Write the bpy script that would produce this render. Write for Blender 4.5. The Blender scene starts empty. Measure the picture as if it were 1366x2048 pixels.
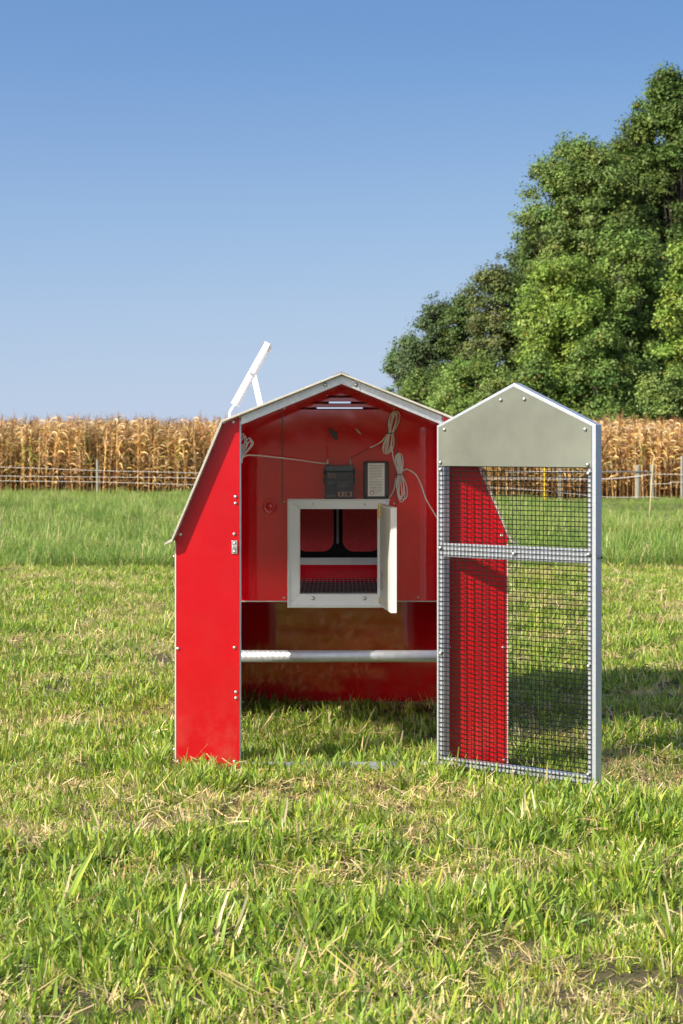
import bpy, math, random
import numpy as np
from mathutils import Vector, Matrix
from mathutils.geometry import tessellate_polygon

rng = np.random.default_rng(7)
random.seed(7)
scene = bpy.context.scene
COL = scene.collection
R = math.radians

# ------------------------------------------------------------------ camera
CAM_H = 1.185
CAM_D = 8.0
cam_data = bpy.data.cameras.new('camera')
cam = bpy.data.objects.new('camera', cam_data)
COL.objects.link(cam)
cam.location = (0, -CAM_D, CAM_H)
cam.rotation_euler = (R(90), 0, 0)
cam_data.sensor_fit = 'VERTICAL'
cam_data.sensor_height = 36.0
cam_data.sensor_width = 24.0
cam_data.lens = 4456 / 2048 * 36.0
cam_data.shift_y = -144 / 2048
cam_data.clip_start = 0.1
cam_data.clip_end = 3000
cam_data.dof.use_dof = True
cam_data.dof.focus_distance = 8.0
cam_data.dof.aperture_fstop = 14
scene.camera = cam

# ------------------------------------------------------------------ sky and sun
to_sun = Vector((-25, -20, 22.5)).normalized()
sun_el = math.asin(to_sun.z)
sun_rot = math.atan2(to_sun.x, to_sun.y)
world = bpy.data.worlds.new('World')
scene.world = world
world.use_nodes = True
wn = world.node_tree.nodes
wl = world.node_tree.links
wn.clear()
w_out = wn.new('ShaderNodeOutputWorld')
w_bg = wn.new('ShaderNodeBackground')
w_sky = wn.new('ShaderNodeTexSky')
w_sky.sky_type = 'NISHITA'
w_sky.sun_disc = False
w_sky.sun_elevation = sun_el
w_sky.sun_rotation = sun_rot
w_sky.altitude = 0
w_sky.air_density = 1.0
w_sky.dust_density = 4.5
w_sky.ozone_density = 3.0
# the blue deepens faster with height than in the model: look it up a little higher
w_tc = wn.new('ShaderNodeTexCoord')
w_mp = wn.new('ShaderNodeMapping')
w_mp.vector_type = 'POINT'
w_mp.inputs['Scale'].default_value = (1, 1, 2.6)
w_mp.inputs['Location'].default_value = (0, 0, 0.17)
w_nm = wn.new('ShaderNodeVectorMath'); w_nm.operation = 'NORMALIZE'
w_bg.inputs['Strength'].default_value = 0.10
wl.new(w_tc.outputs['Generated'], w_mp.inputs['Vector'])
wl.new(w_mp.outputs[0], w_nm.inputs[0])
wl.new(w_nm.outputs[0], w_sky.inputs['Vector'])
# tone curve on the sky colour, as the camera rendered it
w_in = wn.new('ShaderNodeVectorMath'); w_in.operation = 'SCALE'; w_in.inputs['Scale'].default_value = 0.1464
w_cv = wn.new('ShaderNodeRGBCurve')
w_ex = wn.new('ShaderNodeVectorMath'); w_ex.operation = 'SCALE'; w_ex.inputs['Scale'].default_value = 0.935 / 0.1464
CURVES = ([(0, 0), (0.08, 0.070), (0.124, 0.160), (0.140, 0.226), (0.168, 0.330), (0.216, 0.452), (0.249, 0.494), (0.5, 0.66), (1, 1)],
          [(0, 0), (0.12, 0.16), (0.196, 0.310), (0.222, 0.384), (0.266, 0.490), (0.333, 0.572), (0.37, 0.585), (0.6, 0.72), (1, 1)],
          [(0, 0), (0.20, 0.40), (0.348, 0.601), (0.386, 0.661), (0.446, 0.720), (0.512, 0.742), (0.7, 0.82), (1, 1)])
for ci_, pts_ in enumerate(CURVES):
    cvp = w_cv.mapping.curves[ci_].points
    cvp[0].location = pts_[0]
    cvp[1].location = pts_[-1]
    for p_ in pts_[1:-1]:
        cvp.new(*p_)
w_cv.mapping.update()
wl.new(w_sky.outputs[0], w_in.inputs[0])
# the glow round the sun keeps its full brightness above the curve
w_s1 = wn.new('ShaderNodeVectorMath'); w_s1.operation = 'SUBTRACT'; w_s1.inputs[1].default_value = (1, 1, 1)
w_mx = wn.new('ShaderNodeVectorMath'); w_mx.operation = 'MAXIMUM'; w_mx.inputs[1].default_value = (0, 0, 0)
w_mn = wn.new('ShaderNodeVectorMath'); w_mn.operation = 'MINIMUM'; w_mn.inputs[1].default_value = (1, 1, 1)
w_ad = wn.new('ShaderNodeVectorMath'); w_ad.operation = 'ADD'
wl.new(w_in.outputs[0], w_s1.inputs[0]); wl.new(w_s1.outputs[0], w_mx.inputs[0])
wl.new(w_in.outputs[0], w_mn.inputs[0]); wl.new(w_mn.outputs[0], w_cv.inputs['Color'])
wl.new(w_cv.outputs[0], w_ad.inputs[0]); wl.new(w_mx.outputs[0], w_ad.inputs[1])
wl.new(w_ad.outputs[0], w_ex.inputs[0])
wl.new(w_ex.outputs[0], w_bg.inputs['Color'])
wl.new(w_bg.outputs[0], w_out.inputs['Surface'])

sun_data = bpy.data.lights.new('sun', 'SUN')
sun_data.energy = 4.15
sun_data.angle = R(0.53)
sun_data.color = (1.0, 0.90, 0.75)
sun = bpy.data.objects.new('sun', sun_data)
COL.objects.link(sun)
sun.location = (-20, -16, 18)
sun.rotation_euler = (-to_sun).to_track_quat('-Z', 'Y').to_euler()

scene.view_settings.view_transform = 'Standard'
scene.view_settings.look = 'None'
scene.view_settings.exposure = 0.74
scene.view_settings.gamma = 1.0
scene.render.engine = 'CYCLES'
scene.cycles.max_bounces = 8
scene.cycles.transparent_max_bounces = 8

# ------------------------------------------------------------------ helpers
def new_mat(name):
    m = bpy.data.materials.new(name)
    m.use_nodes = True
    nt = m.node_tree
    b = nt.nodes['Principled BSDF']
    return m, nt, b

def noise_node(nt, scale, detail=3.0, rough=0.5, coord='Object', stretch=None):
    tc = nt.nodes.new('ShaderNodeTexCoord')
    mp = nt.nodes.new('ShaderNodeMapping')
    nz = nt.nodes.new('ShaderNodeTexNoise')
    nz.inputs['Scale'].default_value = scale
    nz.inputs['Detail'].default_value = detail
    nz.inputs['Roughness'].default_value = rough
    if stretch:
        mp.inputs['Scale'].default_value = stretch
    nt.links.new(tc.outputs[coord], mp.inputs['Vector'])
    nt.links.new(mp.outputs[0], nz.inputs['Vector'])
    return nz

def ramp(nt, src, stops):
    r = nt.nodes.new('ShaderNodeValToRGB')
    el = r.color_ramp.elements
    while len(el) > 1:
        el.remove(el[-1])
    el[0].position = stops[0][0]
    el[0].color = (*stops[0][1], 1)
    for p, c in stops[1:]:
        e = el.new(p)
        e.color = (*c, 1)
    nt.links.new(src, r.inputs['Fac'])
    return r

def bump(nt, b, src, strength, dist=0.01):
    bp = nt.nodes.new('ShaderNodeBump')
    bp.inputs['Strength'].default_value = strength
    bp.inputs['Distance'].default_value = dist
    nt.links.new(src, bp.inputs['Height'])
    nt.links.new(bp.outputs[0], b.inputs['Normal'])

def plain(name, color, rough=0.5, metal=0.0, var=0.12, scale=40, bstr=0.0, spec=0.5, stretch=None):
    m, nt, b = new_mat(name)
    nz = noise_node(nt, scale, 4, 0.6, stretch=stretch)
    lo = tuple(c * (1 - var) for c in color)
    hi = tuple(min(1, c * (1 + var)) for c in color)
    r = ramp(nt, nz.outputs['Fac'], [(0.3, lo), (0.7, hi)])
    nt.links.new(r.outputs[0], b.inputs['Base Color'])
    mr = nt.nodes.new('ShaderNodeMapRange')
    mr.inputs['To Min'].default_value = max(0.02, rough * 0.85)
    mr.inputs['To Max'].default_value = min(1, rough * 1.2)
    nt.links.new(nz.outputs['Fac'], mr.inputs['Value'])
    nt.links.new(mr.outputs[0], b.inputs['Roughness'])
    b.inputs['Metallic'].default_value = metal
    b.inputs['Specular IOR Level'].default_value = spec
    if bstr:
        bump(nt, b, nz.outputs['Fac'], bstr, 0.002)
    return m

def red_panel_mat(name, base, rough, ior=1.5):
    m, nt, b = new_mat(name)
    nz = noise_node(nt, 3.0, 4, 0.6)
    r = ramp(nt, nz.outputs['Fac'], [(0.3, tuple(c * 0.88 for c in base)), (0.7, tuple(c * 1.08 for c in base))])
    # faint dust, scuffs and splashed soil near the ground
    nz2 = noise_node(nt, 55, 6, 0.7)
    r2 = ramp(nt, nz2.outputs['Fac'], [(0.58, (0, 0, 0)), (0.80, (1, 1, 1))])
    nz4 = noise_node(nt, 9, 5, 0.65)
    r4 = ramp(nt, nz4.outputs['Fac'], [(0.42, (0, 0, 0)), (0.70, (1, 1, 1))])
    tc2 = nt.nodes.new('ShaderNodeTexCoord'); sx_ = nt.nodes.new('ShaderNodeSeparateXYZ')
    nt.links.new(tc2.outputs['Object'], sx_.inputs[0])
    lowm = nt.nodes.new('ShaderNodeMapRange')
    lowm.inputs['From Min'].default_value = 0.30; lowm.inputs['From Max'].default_value = 0.02
    lowm.inputs['To Min'].default_value = 0.10; lowm.inputs['To Max'].default_value = 1.0
    nt.links.new(sx_.outputs['Z'], lowm.inputs['Value'])
    m1 = nt.nodes.new('ShaderNodeMath'); m1.operation = 'MULTIPLY'
    nt.links.new(r4.outputs[0], m1.inputs[0]); nt.links.new(lowm.outputs[0], m1.inputs[1])
    m2 = nt.nodes.new('ShaderNodeMath'); m2.operation = 'MULTIPLY_ADD'; m2.inputs[1].default_value = 0.25
    nt.links.new(r2.outputs[0], m2.inputs[0]); nt.links.new(m1.outputs[0], m2.inputs[2])
    mul = nt.nodes.new('ShaderNodeMath'); mul.operation = 'MULTIPLY'; mul.inputs[1].default_value = 0.16
    nt.links.new(m2.outputs[0], mul.inputs[0])
    mx = nt.nodes.new('ShaderNodeMix')
    mx.data_type = 'RGBA'
    nt.links.new(mul.outputs[0], mx.inputs[0])
    nt.links.new(r.outputs[0], mx.inputs[6])
    mx.inputs[7].default_value = (0.42, 0.30, 0.20, 1)
    nt.links.new(mx.outputs[2], b.inputs['Base Color'])
    b.inputs['Roughness'].default_value = rough
    b.inputs['IOR'].default_value = ior
    nz3 = noise_node(nt, 2.2, 1, 0.4)
    bump(nt, b, nz3.outputs['Fac'], 0.08, 0.02)
    return m

M = {}
M['red'] = red_panel_mat('red_composite_panel', (0.50, 0.005, 0.012), 0.2, 1.48)
M['red_inner'] = red_panel_mat('red_inner_lifted', (0.84, 0.004, 0.014), 0.035, 1.85)  # same red as the front, colour raised to lift the shaded inside
M['panel_edge'] = plain('panel_cut_edge', (0.62, 0.60, 0.55), 0.5, 0, 0.1)
M['seam'] = plain('dull_red_seam', (0.30, 0.10, 0.085), 0.5, 0, 0.1)
M['roof_edge'] = plain('roof_sheet_cut_edge', (0.46, 0.44, 0.38), 0.55, 0, 0.12, 60)
M['galv'] = plain('galvanised_steel', (0.68, 0.71, 0.74), 0.42, 0.8, 0.10, 60, 0.05)
M['pipe'] = plain('galvanised_pipe', (0.60, 0.63, 0.67), 0.5, 0.7, 0.10, 40, 0.05)
M['alu'] = plain('mill_aluminium', (0.50, 0.55, 0.61), 0.36, 0.55, 0.06, 30, 0.03, stretch=(1, 1, 12))
M['zinc_plate'] = plain('grey_zinc_sheet', (0.215, 0.235, 0.195), 0.45, 0.65, 0.14, 5, 0.03)
M['bolt'] = plain('zinc_bolt', (0.75, 0.75, 0.74), 0.3, 0.9, 0.1, 200)
M['white'] = plain('white_powder_coat', (0.85, 0.85, 0.84), 0.4, 0, 0.03, 8)
M['white_frame'] = plain('white_frame_profile', (0.92, 0.94, 0.96), 0.35, 0.0, 0.03, 10)
M['solar_white'] = plain('white_plastic_frame', (0.62, 0.62, 0.62), 0.45, 0, 0.05, 20)
M['leaf_grey'] = plain('grey_door_liner', (0.60, 0.60, 0.56), 0.45, 0.0, 0.05, 10)
M['black_plastic'] = plain('black_plastic', (0.045, 0.055, 0.064), 0.4, 0, 0.15, 60)
M['battery_band'] = plain('battery_lid_plastic', (0.085, 0.105, 0.125), 0.35, 0, 0.15, 60)
M['black_wire'] = plain('black_vinyl_wire', (0.008, 0.010, 0.009), 0.5, 0, 0.2, 100, spec=0.25)
M['steel_wire'] = plain('galvanised_floor_wire', (0.75, 0.75, 0.76), 0.35, 0.3, 0.1, 100)
M['brass'] = plain('brass', (0.75, 0.52, 0.12), 0.3, 1.0, 0.12, 60)
M['cable'] = plain('white_cable_sheath', (0.94, 0.94, 0.95), 0.4, 0, 0.04, 50)
M['cable_cream'] = plain('cream_cable_sheath', (0.93, 0.91, 0.85), 0.42, 0, 0.05, 50)
M['red_wire'] = plain('red_wire_sheath', (0.92, 0.035, 0.02), 0.35, 0, 0.05, 50)
M['dark_wire'] = plain('dark_red_wire', (0.10, 0.006, 0.01), 0.4, 0, 0.05, 50)
M['clear_boot'] = plain('pale_terminal_boot', (0.55, 0.42, 0.42), 0.25, 0, 0.05, 50)
M['label'] = plain('white_label_paper', (0.88, 0.88, 0.85), 0.5, 0, 0.02, 30)
M['ink'] = plain('grey_ink', (0.16, 0.16, 0.16), 0.6, 0, 0.05, 30)
M['ink_red'] = plain('red_ink', (0.55, 0.05, 0.05), 0.6, 0, 0.05, 30)
M['ink_green'] = plain('green_ink', (0.25, 0.48, 0.32), 0.6, 0, 0.05, 30)
M['print_brown'] = plain('rust_print', (0.50, 0.26, 0.21), 0.5, 0, 0.15, 300)
M['print_dim'] = plain('dim_print', (0.27, 0.19, 0.175), 0.5, 0, 0.15, 300)
M['curtain'] = plain('nest_curtain_red', (0.85, 0.06, 0.08), 0.45, 0, 0.15, 90, 0.1)
M['dark_liner'] = plain('black_nest_liner', (0.012, 0.012, 0.013), 0.5, 0, 0.2, 20)
M['solar_cell'] = plain('solar_cell', (0.01, 0.014, 0.035), 0.12, 0, 0.2, 50)
M['post_wood'] = plain('weathered_post', (0.25, 0.245, 0.20), 0.8, 0, 0.25, 12, 0.4, stretch=(3, 3, 0.4))
M['rope'] = plain('white_fence_line', (0.72, 0.71, 0.68), 0.6, 0, 0.05, 10)
M['rail_grey'] = plain('grey_pipe', (0.36, 0.37, 0.38), 0.45, 0.4, 0.08, 10)
M['yellow'] = plain('yellow_plastic', (0.80, 0.58, 0.02), 0.4, 0, 0.05, 10)
M['stake'] = plain('tan_stake', (0.48, 0.42, 0.20), 0.7, 0, 0.15, 10)
M['bark'] = plain('tree_bark', (0.055, 0.047, 0.038), 0.9, 0, 0.3, 6, 0.5, stretch=(2, 2, 0.4))
M['dead_leaf'] = plain('dead_leaf', (0.07, 0.032, 0.02), 0.7, 0, 0.3, 40, 0.3)

def veg_mat(name, transl=0.3, rough=0.5, patch=False, spec=0.35):
    """foliage whose colour is stored per leaf or blade; light also passes through it"""
    m, nt, b = new_mat(name)
    at = nt.nodes.new('ShaderNodeAttribute')
    at.attribute_name = 'Col'
    col = at.outputs['Color']
    oi = nt.nodes.new('ShaderNodeObjectInfo')
    hs = nt.nodes.new('ShaderNodeHueSaturation')
    mr = nt.nodes.new('ShaderNodeMapRange')
    mr.inputs['To Min'].default_value = 0.78
    mr.inputs['To Max'].default_value = 1.25
    nt.links.new(oi.outputs['Random'], mr.inputs['Value'])
    nt.links.new(mr.outputs[0], hs.inputs['Value'])
    nt.links.new(col, hs.inputs['Color'])
    col = hs.outputs[0]
    nt.links.new(col, b.inputs['Base Color'])
    b.inputs['Roughness'].default_value = rough
    b.inputs['Specular IOR Level'].default_value = spec
    tr = nt.nodes.new('ShaderNodeBsdfTranslucent')
    nt.links.new(col, tr.inputs['Color'])
    mx = nt.nodes.new('ShaderNodeMixShader')
    mx.inputs[0].default_value = transl
    out = nt.nodes['Material Output']
    nt.links.new(b.outputs[0], mx.inputs[1])
    nt.links.new(tr.outputs[0], mx.inputs[2])
    nt.links.new(mx.outputs[0], out.inputs['Surface'])
    return m
M['grass'] = veg_mat('grass_blade', 0.32, 0.45)
M['tree_leaf'] = veg_mat('tree_leaf', 0.22, 0.5)
M['corn'] = veg_mat('dry_corn', 0.22, 0.65, spec=0.2)

def tag(o, label=None, cat=None, group=None, kind=None):
    if label: o['label'] = label
    if cat: o['category'] = cat
    if group: o['group'] = group
    if kind: o['kind'] = kind
    return o

def thing(name, loc, label, cat, group=None):
    o = bpy.data.objects.new(name, None)
    o.empty_display_size = 0.1
    o.location = loc
    COL.objects.link(o)
    return tag(o, label, cat, group)

def world_loc(o):
    v = Vector((0, 0, 0))
    while o is not None:
        v += o.location
        o = o.parent
    return v

def link_child(o, parent):
    """the object's coordinates are world coordinates; keep them under its parent"""
    COL.objects.link(o)
    if parent is not None:
        o.parent = parent
        o.matrix_parent_inverse = Matrix.Translation(-TRUE_LOC.get(parent.name, parent.location))
    return o
TRUE_LOC = {}

class MB:
    def __init__(s):
        s.v = []
        s.f = []
    def add(s, vs, fs):
        n = len(s.v)
        s.v += [tuple(v) for v in vs]
        s.f += [tuple(i + n for i in f) for f in fs]
        return s
    def box(s, x0, x1, y0, y1, z0, z1, mtx=None):
        vs = [Vector((x, y, z)) for z in (z0, z1) for y in (y0, y1) for x in (x0, x1)]
        if mtx is not None:
            vs = [mtx @ v for v in vs]
        return s.add(vs, [(0, 2, 3, 1), (4, 5, 7, 6), (0, 1, 5, 4), (2, 6, 7, 3), (0, 4, 6, 2), (1, 3, 7, 5)])
    def prism(s, outer, holes, w0, w1, fn):
        """flat plate: outline (u,v) with holes, from w0 to w1; fn maps (u,v,w) to a point"""
        loops = [outer] + list(holes)
        flat = [p for lp in loops for p in lp]
        tris = tessellate_polygon([[Vector((p[0], p[1], 0)) for p in lp] for lp in loops])
        n = len(flat)
        vs = [fn(p[0], p[1], w0) for p in flat] + [fn(p[0], p[1], w1) for p in flat]
        fs = []
        for t in tris:
            a, b_, c = [flat[i] for i in t]
            cr = (b_[0] - a[0]) * (c[1] - a[1]) - (b_[1] - a[1]) * (c[0] - a[0])
            t = t if cr > 0 else (t[0], t[2], t[1])
            fs.append((t[0], t[1], t[2]))
            fs.append((t[2] + n, t[1] + n, t[0] + n))
        k = 0
        for lp in loops:
            m = len(lp)
            area = sum(lp[i][0] * lp[(i + 1) % m][1] - lp[(i + 1) % m][0] * lp[i][1] for i in range(m))
            hole = lp is not outer
            for i in range(m):
                a, b_ = k + i, k + (i + 1) % m
                q = (a, a + n, b_ + n, b_)
                if (area < 0) != hole:
                    q = q[::-1]
                fs.append(q)
            k += m
        return s.add(vs, fs)
    def tube(s, pts, r, n=6, closed=False, cap=True):
        pts = [Vector(p) for p in pts]
        m = len(pts)
        rs = r if isinstance(r, (list, tuple)) else [r] * m
        up = None
        rings = []
        for i in range(m):
            if closed:
                t = pts[(i + 1) % m] - pts[i - 1]
            else:
                t = pts[min(i + 1, m - 1)] - pts[max(i - 1, 0)]
            t.normalize()
            if up is None:
                up = t.cross(Vector((0.3, 0.2, 1))) if abs(t.z) < 0.9 else t.cross(Vector((1, 0.1, 0)))
            up = (up - t * up.dot(t)).normalized()
            sd = t.cross(up)
            rings.append([pts[i] + (up * math.cos(2 * math.pi * k / n) + sd * math.sin(2 * math.pi * k / n)) * rs[i] for k in range(n)])
        vs = [v for rg in rings for v in rg]
        fs = []
        for i in range(m if closed else m - 1):
            j = (i + 1) % m
            for k in range(n):
                k2 = (k + 1) % n
                fs.append((i * n + k, i * n + k2, j * n + k2, j * n + k))
        if not closed and cap:
            fs.append(tuple(range(n))[::-1])
            fs.append(tuple((m - 1) * n + k for k in range(n)))
        return s.add(vs, fs)
    def lathe(s, prof, n, fn):
        """prof: list of (r, h); fn maps (x,y,h)"""
        vs = []
        for r, h in prof:
            for k in range(n):
                a = 2 * math.pi * k / n
                vs.append(fn(r * math.cos(a), r * math.sin(a), h))
        fs = []
        for i in range(len(prof) - 1):
            for k in range(n):
                k2 = (k + 1) % n
                fs.append((i * n + k, i * n + k2, (i + 1) * n + k2, (i + 1) * n + k))
        fs.append(tuple((len(prof) - 1) * n + k for k in range(n)))
        fs.append(tuple(range(n))[::-1])
        return s.add(vs, fs)
    def mesh(s, name, mat, smooth=False):
        me = bpy.data.meshes.new(name)
        me.from_pydata(s.v, [], s.f)
        me.materials.append(mat)
        me.validate()
        me.update()
        if smooth:
            me.shade_smooth()
        return me
    def build(s, name, mat, parent=None, smooth=False, bevel=0.0, edge_mat=None, edge_axis=None):
        me = s.mesh(name, mat, smooth)
        if edge_mat is not None:
            me.materials.append(edge_mat)
            ax = Vector(edge_axis)
            for p in me.polygons:
                if abs(p.normal.dot(ax)) < 0.7:
                    p.material_index = 1
        o = bpy.data.objects.new(name, me)
        link_child(o, parent)
        if bevel:
            b = o.modifiers.new('bevel', 'BEVEL')
            b.width = bevel
            b.segments = 2
            b.limit_method = 'ANGLE'
            b.angle_limit = R(40)
        return o

def bez(pts, n=10):
    """smooth curve through points (Catmull-Rom)"""
    P = [Vector(p) for p in pts]
    P = [P[0] * 2 - P[1]] + P + [P[-1] * 2 - P[-2]]
    out = []
    for i in range(1, len(P) - 2):
        for k in range(n):
            t = k / n
            a, b, c, d = P[i - 1], P[i], P[i + 1], P[i + 2]
            out.append(0.5 * ((2 * b) + (c - a) * t + (2 * a - 5 * b + 4 * c - d) * t * t + (3 * b - a - 3 * c + d) * t ** 3))
    out.append(P[-2])
    return out

def XZ(y):                       # plate facing the camera; w grows away from it
    return lambda u, v, w: Vector((u, y + w, v))

def at(px, py, y):
    """the place at depth y (m behind the coop front) that the photograph shows at a pixel"""
    k = (CAM_D + y) / 4456
    return Vector(((px - 683) * k, y, CAM_H - (py - 880) * k))

# smooth lattice noise for numpy points
def vnoise(x, y, scale, seed):
    r = np.random.default_rng(seed)
    g = r.random((64, 64))
    u = np.asarray(x) / scale + 500.3
    v = np.asarray(y) / scale + 500.7
    i = np.floor(u).astype(int); j = np.floor(v).astype(int)
    fu = u - i; fv = v - j
    fu = fu * fu * (3 - 2 * fu); fv = fv * fv * (3 - 2 * fv)
    a = g[i % 64, j % 64]; b = g[(i + 1) % 64, j % 64]
    c = g[i % 64, (j + 1) % 64]; d = g[(i + 1) % 64, (j + 1) % 64]
    return (a * (1 - fu) + b * fu) * (1 - fv) + (c * (1 - fu) + d * fu) * fv

def terrain(x, y):
    x = np.asarray(x, float); y = np.asarray(y, float)
    s = np.clip((y - 9) / 51, 0, 1)
    s = s * s * (3 - 2 * s) * 0.5 + s * 0.5
    h = -s * (0.60 + 0.10 * np.clip(x / 9, -1, 1.5))
    fade = np.clip(1 - (y - 12) / 20, 0.15, 1)
    lump = (vnoise(x, y, 0.42, 3) - 0.5) * 0.044 + (vnoise(x, y, 0.16, 4) - 0.5) * 0.022
    far = (vnoise(x, y, 6.0, 5) - 0.5) * 0.25 * np.clip((y - 10) / 20, 0, 1)
    return h + lump * fade + far - 0.012

# ------------------------------------------------------------------ ground
def make_ground():
    def axis(a, b, near, d0, grow):
        out = [near]
        d = d0
        while out[-1] < b:
            out.append(out[-1] + d); d *= grow
        lo = [near]
        d = d0
        while lo[-1] > a:
            lo.append(lo[-1] - d); d *= grow
        return np.array(sorted(set(lo[1:] + out)))
    xs = axis(-1500, 1500, 0.0, 0.07, 1.045)
    ys = axis(-400, 2500, -1.5, 0.07, 1.032)
    X, Y = np.meshgrid(xs, ys)
    Z = terrain(X, np.clip(Y, -1e9, 60))
    # far land keeps the level it has at the corn
    nx, ny = len(xs), len(ys)
    v = np.stack([X.ravel(), Y.ravel(), Z.ravel()], 1)
    idx = np.arange(nx * ny).reshape(ny, nx)
    f = np.stack([idx[:-1, :-1].ravel(), idx[:-1, 1:].ravel(), idx[1:, 1:].ravel(), idx[1:, :-1].ravel()], 1)
    me = bpy.data.meshes.new('ground')
    me.from_pydata(v.tolist(), [], f.tolist())
    me.shade_smooth()
    m, nt, b = new_mat('soil_and_thatch')
    nz = noise_node(nt, 30, 6, 0.7)
    r = ramp(nt, nz.outputs['Fac'], [(0.25, (0.050, 0.034, 0.016)), (0.5, (0.105, 0.078, 0.034)), (0.72, (0.20, 0.155, 0.08))])
    nz2 = noise_node(nt, 0.6, 3, 0.6)
    r2 = ramp(nt, nz2.outputs['Fac'], [(0.35, (0.05, 0.065, 0.02)), (0.65, (0.11, 0.095, 0.04))])
    mx = nt.nodes.new('ShaderNodeMix'); mx.data_type = 'RGBA'
    mx.inputs[0].default_value = 0.5
    nt.links.new(r.outputs[0], mx.inputs[6]); nt.links.new(r2.outputs[0], mx.inputs[7])
    nt.links.new(mx.outputs[2], b.inputs['Base Color'])
    b.inputs['Roughness'].default_value = 0.95
    bump(nt, b, nz.outputs['Fac'], 0.8, 0.02)
    me.materials.append(m)
    o = bpy.data.objects.new('ground', me)
    COL.objects.link(o)
    tag(o, 'grassy ground of pasture and lawn under everything', None, None, 'structure')
make_ground()

# ------------------------------------------------------------------ chicken coop
coop = thing('chicken_coop', (0, 0, 0), 'small red barn-shaped chicken coop with open front door on the grass', 'chicken coop')
FRONT = 0.0
PART_Y = 0.78
BACK_Y = 2.10
SIDE = 0.598
JAMB = 0.366
APEX = (0.0, 1.426); KNEE = (0.427, 1.255); EAVE = (0.609, 0.8275); LIP = (0.634, 0.815)
T = 0.006

def roof_z(x, drop=0.0):
    x = abs(x)
    if x <= KNEE[0]:
        return APEX[1] + (KNEE[1] - APEX[1]) * x / KNEE[0] - drop
    return KNEE[1] + (EAVE[1] - KNEE[1]) * (x - KNEE[0]) / (EAVE[0] - KNEE[0]) - drop

# bolts: one domed mesh shared by all, head towards -y
bolt_me = MB().lathe([(0.0062, 0), (0.0062, -0.0012), (0.0055, -0.0032), (0.0034, -0.0046), (0.0016, -0.005)], 10,
                     lambda x, y, h: Vector((x, h, y))).mesh('bolt', M['bolt'], True)
washer_me = MB().lathe([(0.0095, 0), (0.0095, -0.0012), (0.0065, -0.0014), (0.0065, -0.004), (0.005, -0.006), (0.002, -0.0065)], 12,
                       lambda x, y, h: Vector((x, h, y))).mesh('bolt', M['bolt'], True)
def bolt(parent, p, me=None, rotz=0.0, s=1.0, name='bolt'):
    o = bpy.data.objects.new(name, me or bolt_me)
    o.location = p
    o.rotation_euler = (0, 0, rotz)
    o.scale = (s, s, s)
    link_child(o, parent)
    return o

# roof: two upper and two lower sheets, the lower ones with a bent drip lip
RY0, RY1 = -0.036, BACK_Y + 0.04
for sgn in (-1, 1):
    up = MB()
    a = [(0, APEX[1]), (KNEE[0] + 0.004, KNEE[1] - 0.0016)]
    pr = [(0.0006, APEX[1]), (KNEE[0] + 0.004, KNEE[1]), (KNEE[0] + 0.001, KNEE[1] - T - 0.001), (0.0006, APEX[1] - T - 0.0006)]
    up.prism([(sgn * x, z) for x, z in pr], [], RY0, RY1, XZ(0))
    up.build('roof_panel', M['roof_edge'], coop, bevel=0.0008, edge_mat=M['white'], edge_axis=(0, 1, 0))
    lo = MB()
    pr = [(KNEE[0] + 0.0055, KNEE[1] - 0.003), (EAVE[0], EAVE[1]), (LIP[0], LIP[1]), (LIP[0] - 0.002, LIP[1] - 0.0055),
          (EAVE[0] - 0.004, EAVE[1] - 0.006), (KNEE[0] - 0.0005, KNEE[1] - 0.0095)]
    lo.prism([(sgn * x, z) for x, z in pr], [], RY0, RY1, XZ(0))
    lo.build('roof_panel', M['roof_edge'], coop, bevel=0.0008, edge_mat=M['white'], edge_axis=(0, 1, 0))
for sgn in (-1, 1):
    MB().tube([(sgn * (KNEE[0] - 0.007), 0.04, KNEE[1] - 0.0205), (sgn * (KNEE[0] - 0.007), BACK_Y - 0.004, KNEE[1] - 0.0205)], 0.0095, 8).build('knee_light_stop', M['galv'], coop, smooth=True)  # tube added under each knee joint to block a sun leak
# dark ridge cap strip at the very top
rc = MB().prism([(-0.030, APEX[1] - 0.0105), (0, APEX[1] + 0.0016), (0.030, APEX[1] - 0.0105), (0.030, APEX[1] - 0.0085), (0, APEX[1] + 0.0042), (-0.030, APEX[1] - 0.0085)],
               [], RY0 + 0.002, RY1 - 0.002, XZ(0))
rc.build('ridge_cap', M['rail_grey'], coop)

# red front panels either side of the opening
for sgn in (-1, 1):
    D = 0.0075
    ol = [(-SIDE + 0.0042, 0.0), (-JAMB, 0.0), (-JAMB, roof_z(JAMB, 0.010)), (-KNEE[0] + 0.002, KNEE[1] - 0.011),
          (-EAVE[0] + 0.0095, EAVE[1] - 0.002), (-SIDE + 0.0042, EAVE[1] - 0.010)]
    ol = [(x * -sgn, z) for x, z in ol]
    MB().prism(ol, [], 0, T, XZ(FRONT)).build('front_panel', M['red'], coop, bevel=0.0007, edge_mat=M['panel_edge'], edge_axis=(0, 1, 0))
# bolts on the left front panel, as seen
for px, py in ((471, 993.5), (471, 1006.5), (468.5, 1068), (361, 1069), (467, 844), (356, 1297), (469, 1295), (472, 1384), (472, 1396), (356, 1523), (469, 1523)):
    bolt(coop, at(px, py, FRONT))
for px, py in ((1006, 1295), (1003, 1071), (1008, 1520), (898, 1295), (897, 846)):
    bolt(coop, at(px, py, FRONT))
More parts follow.
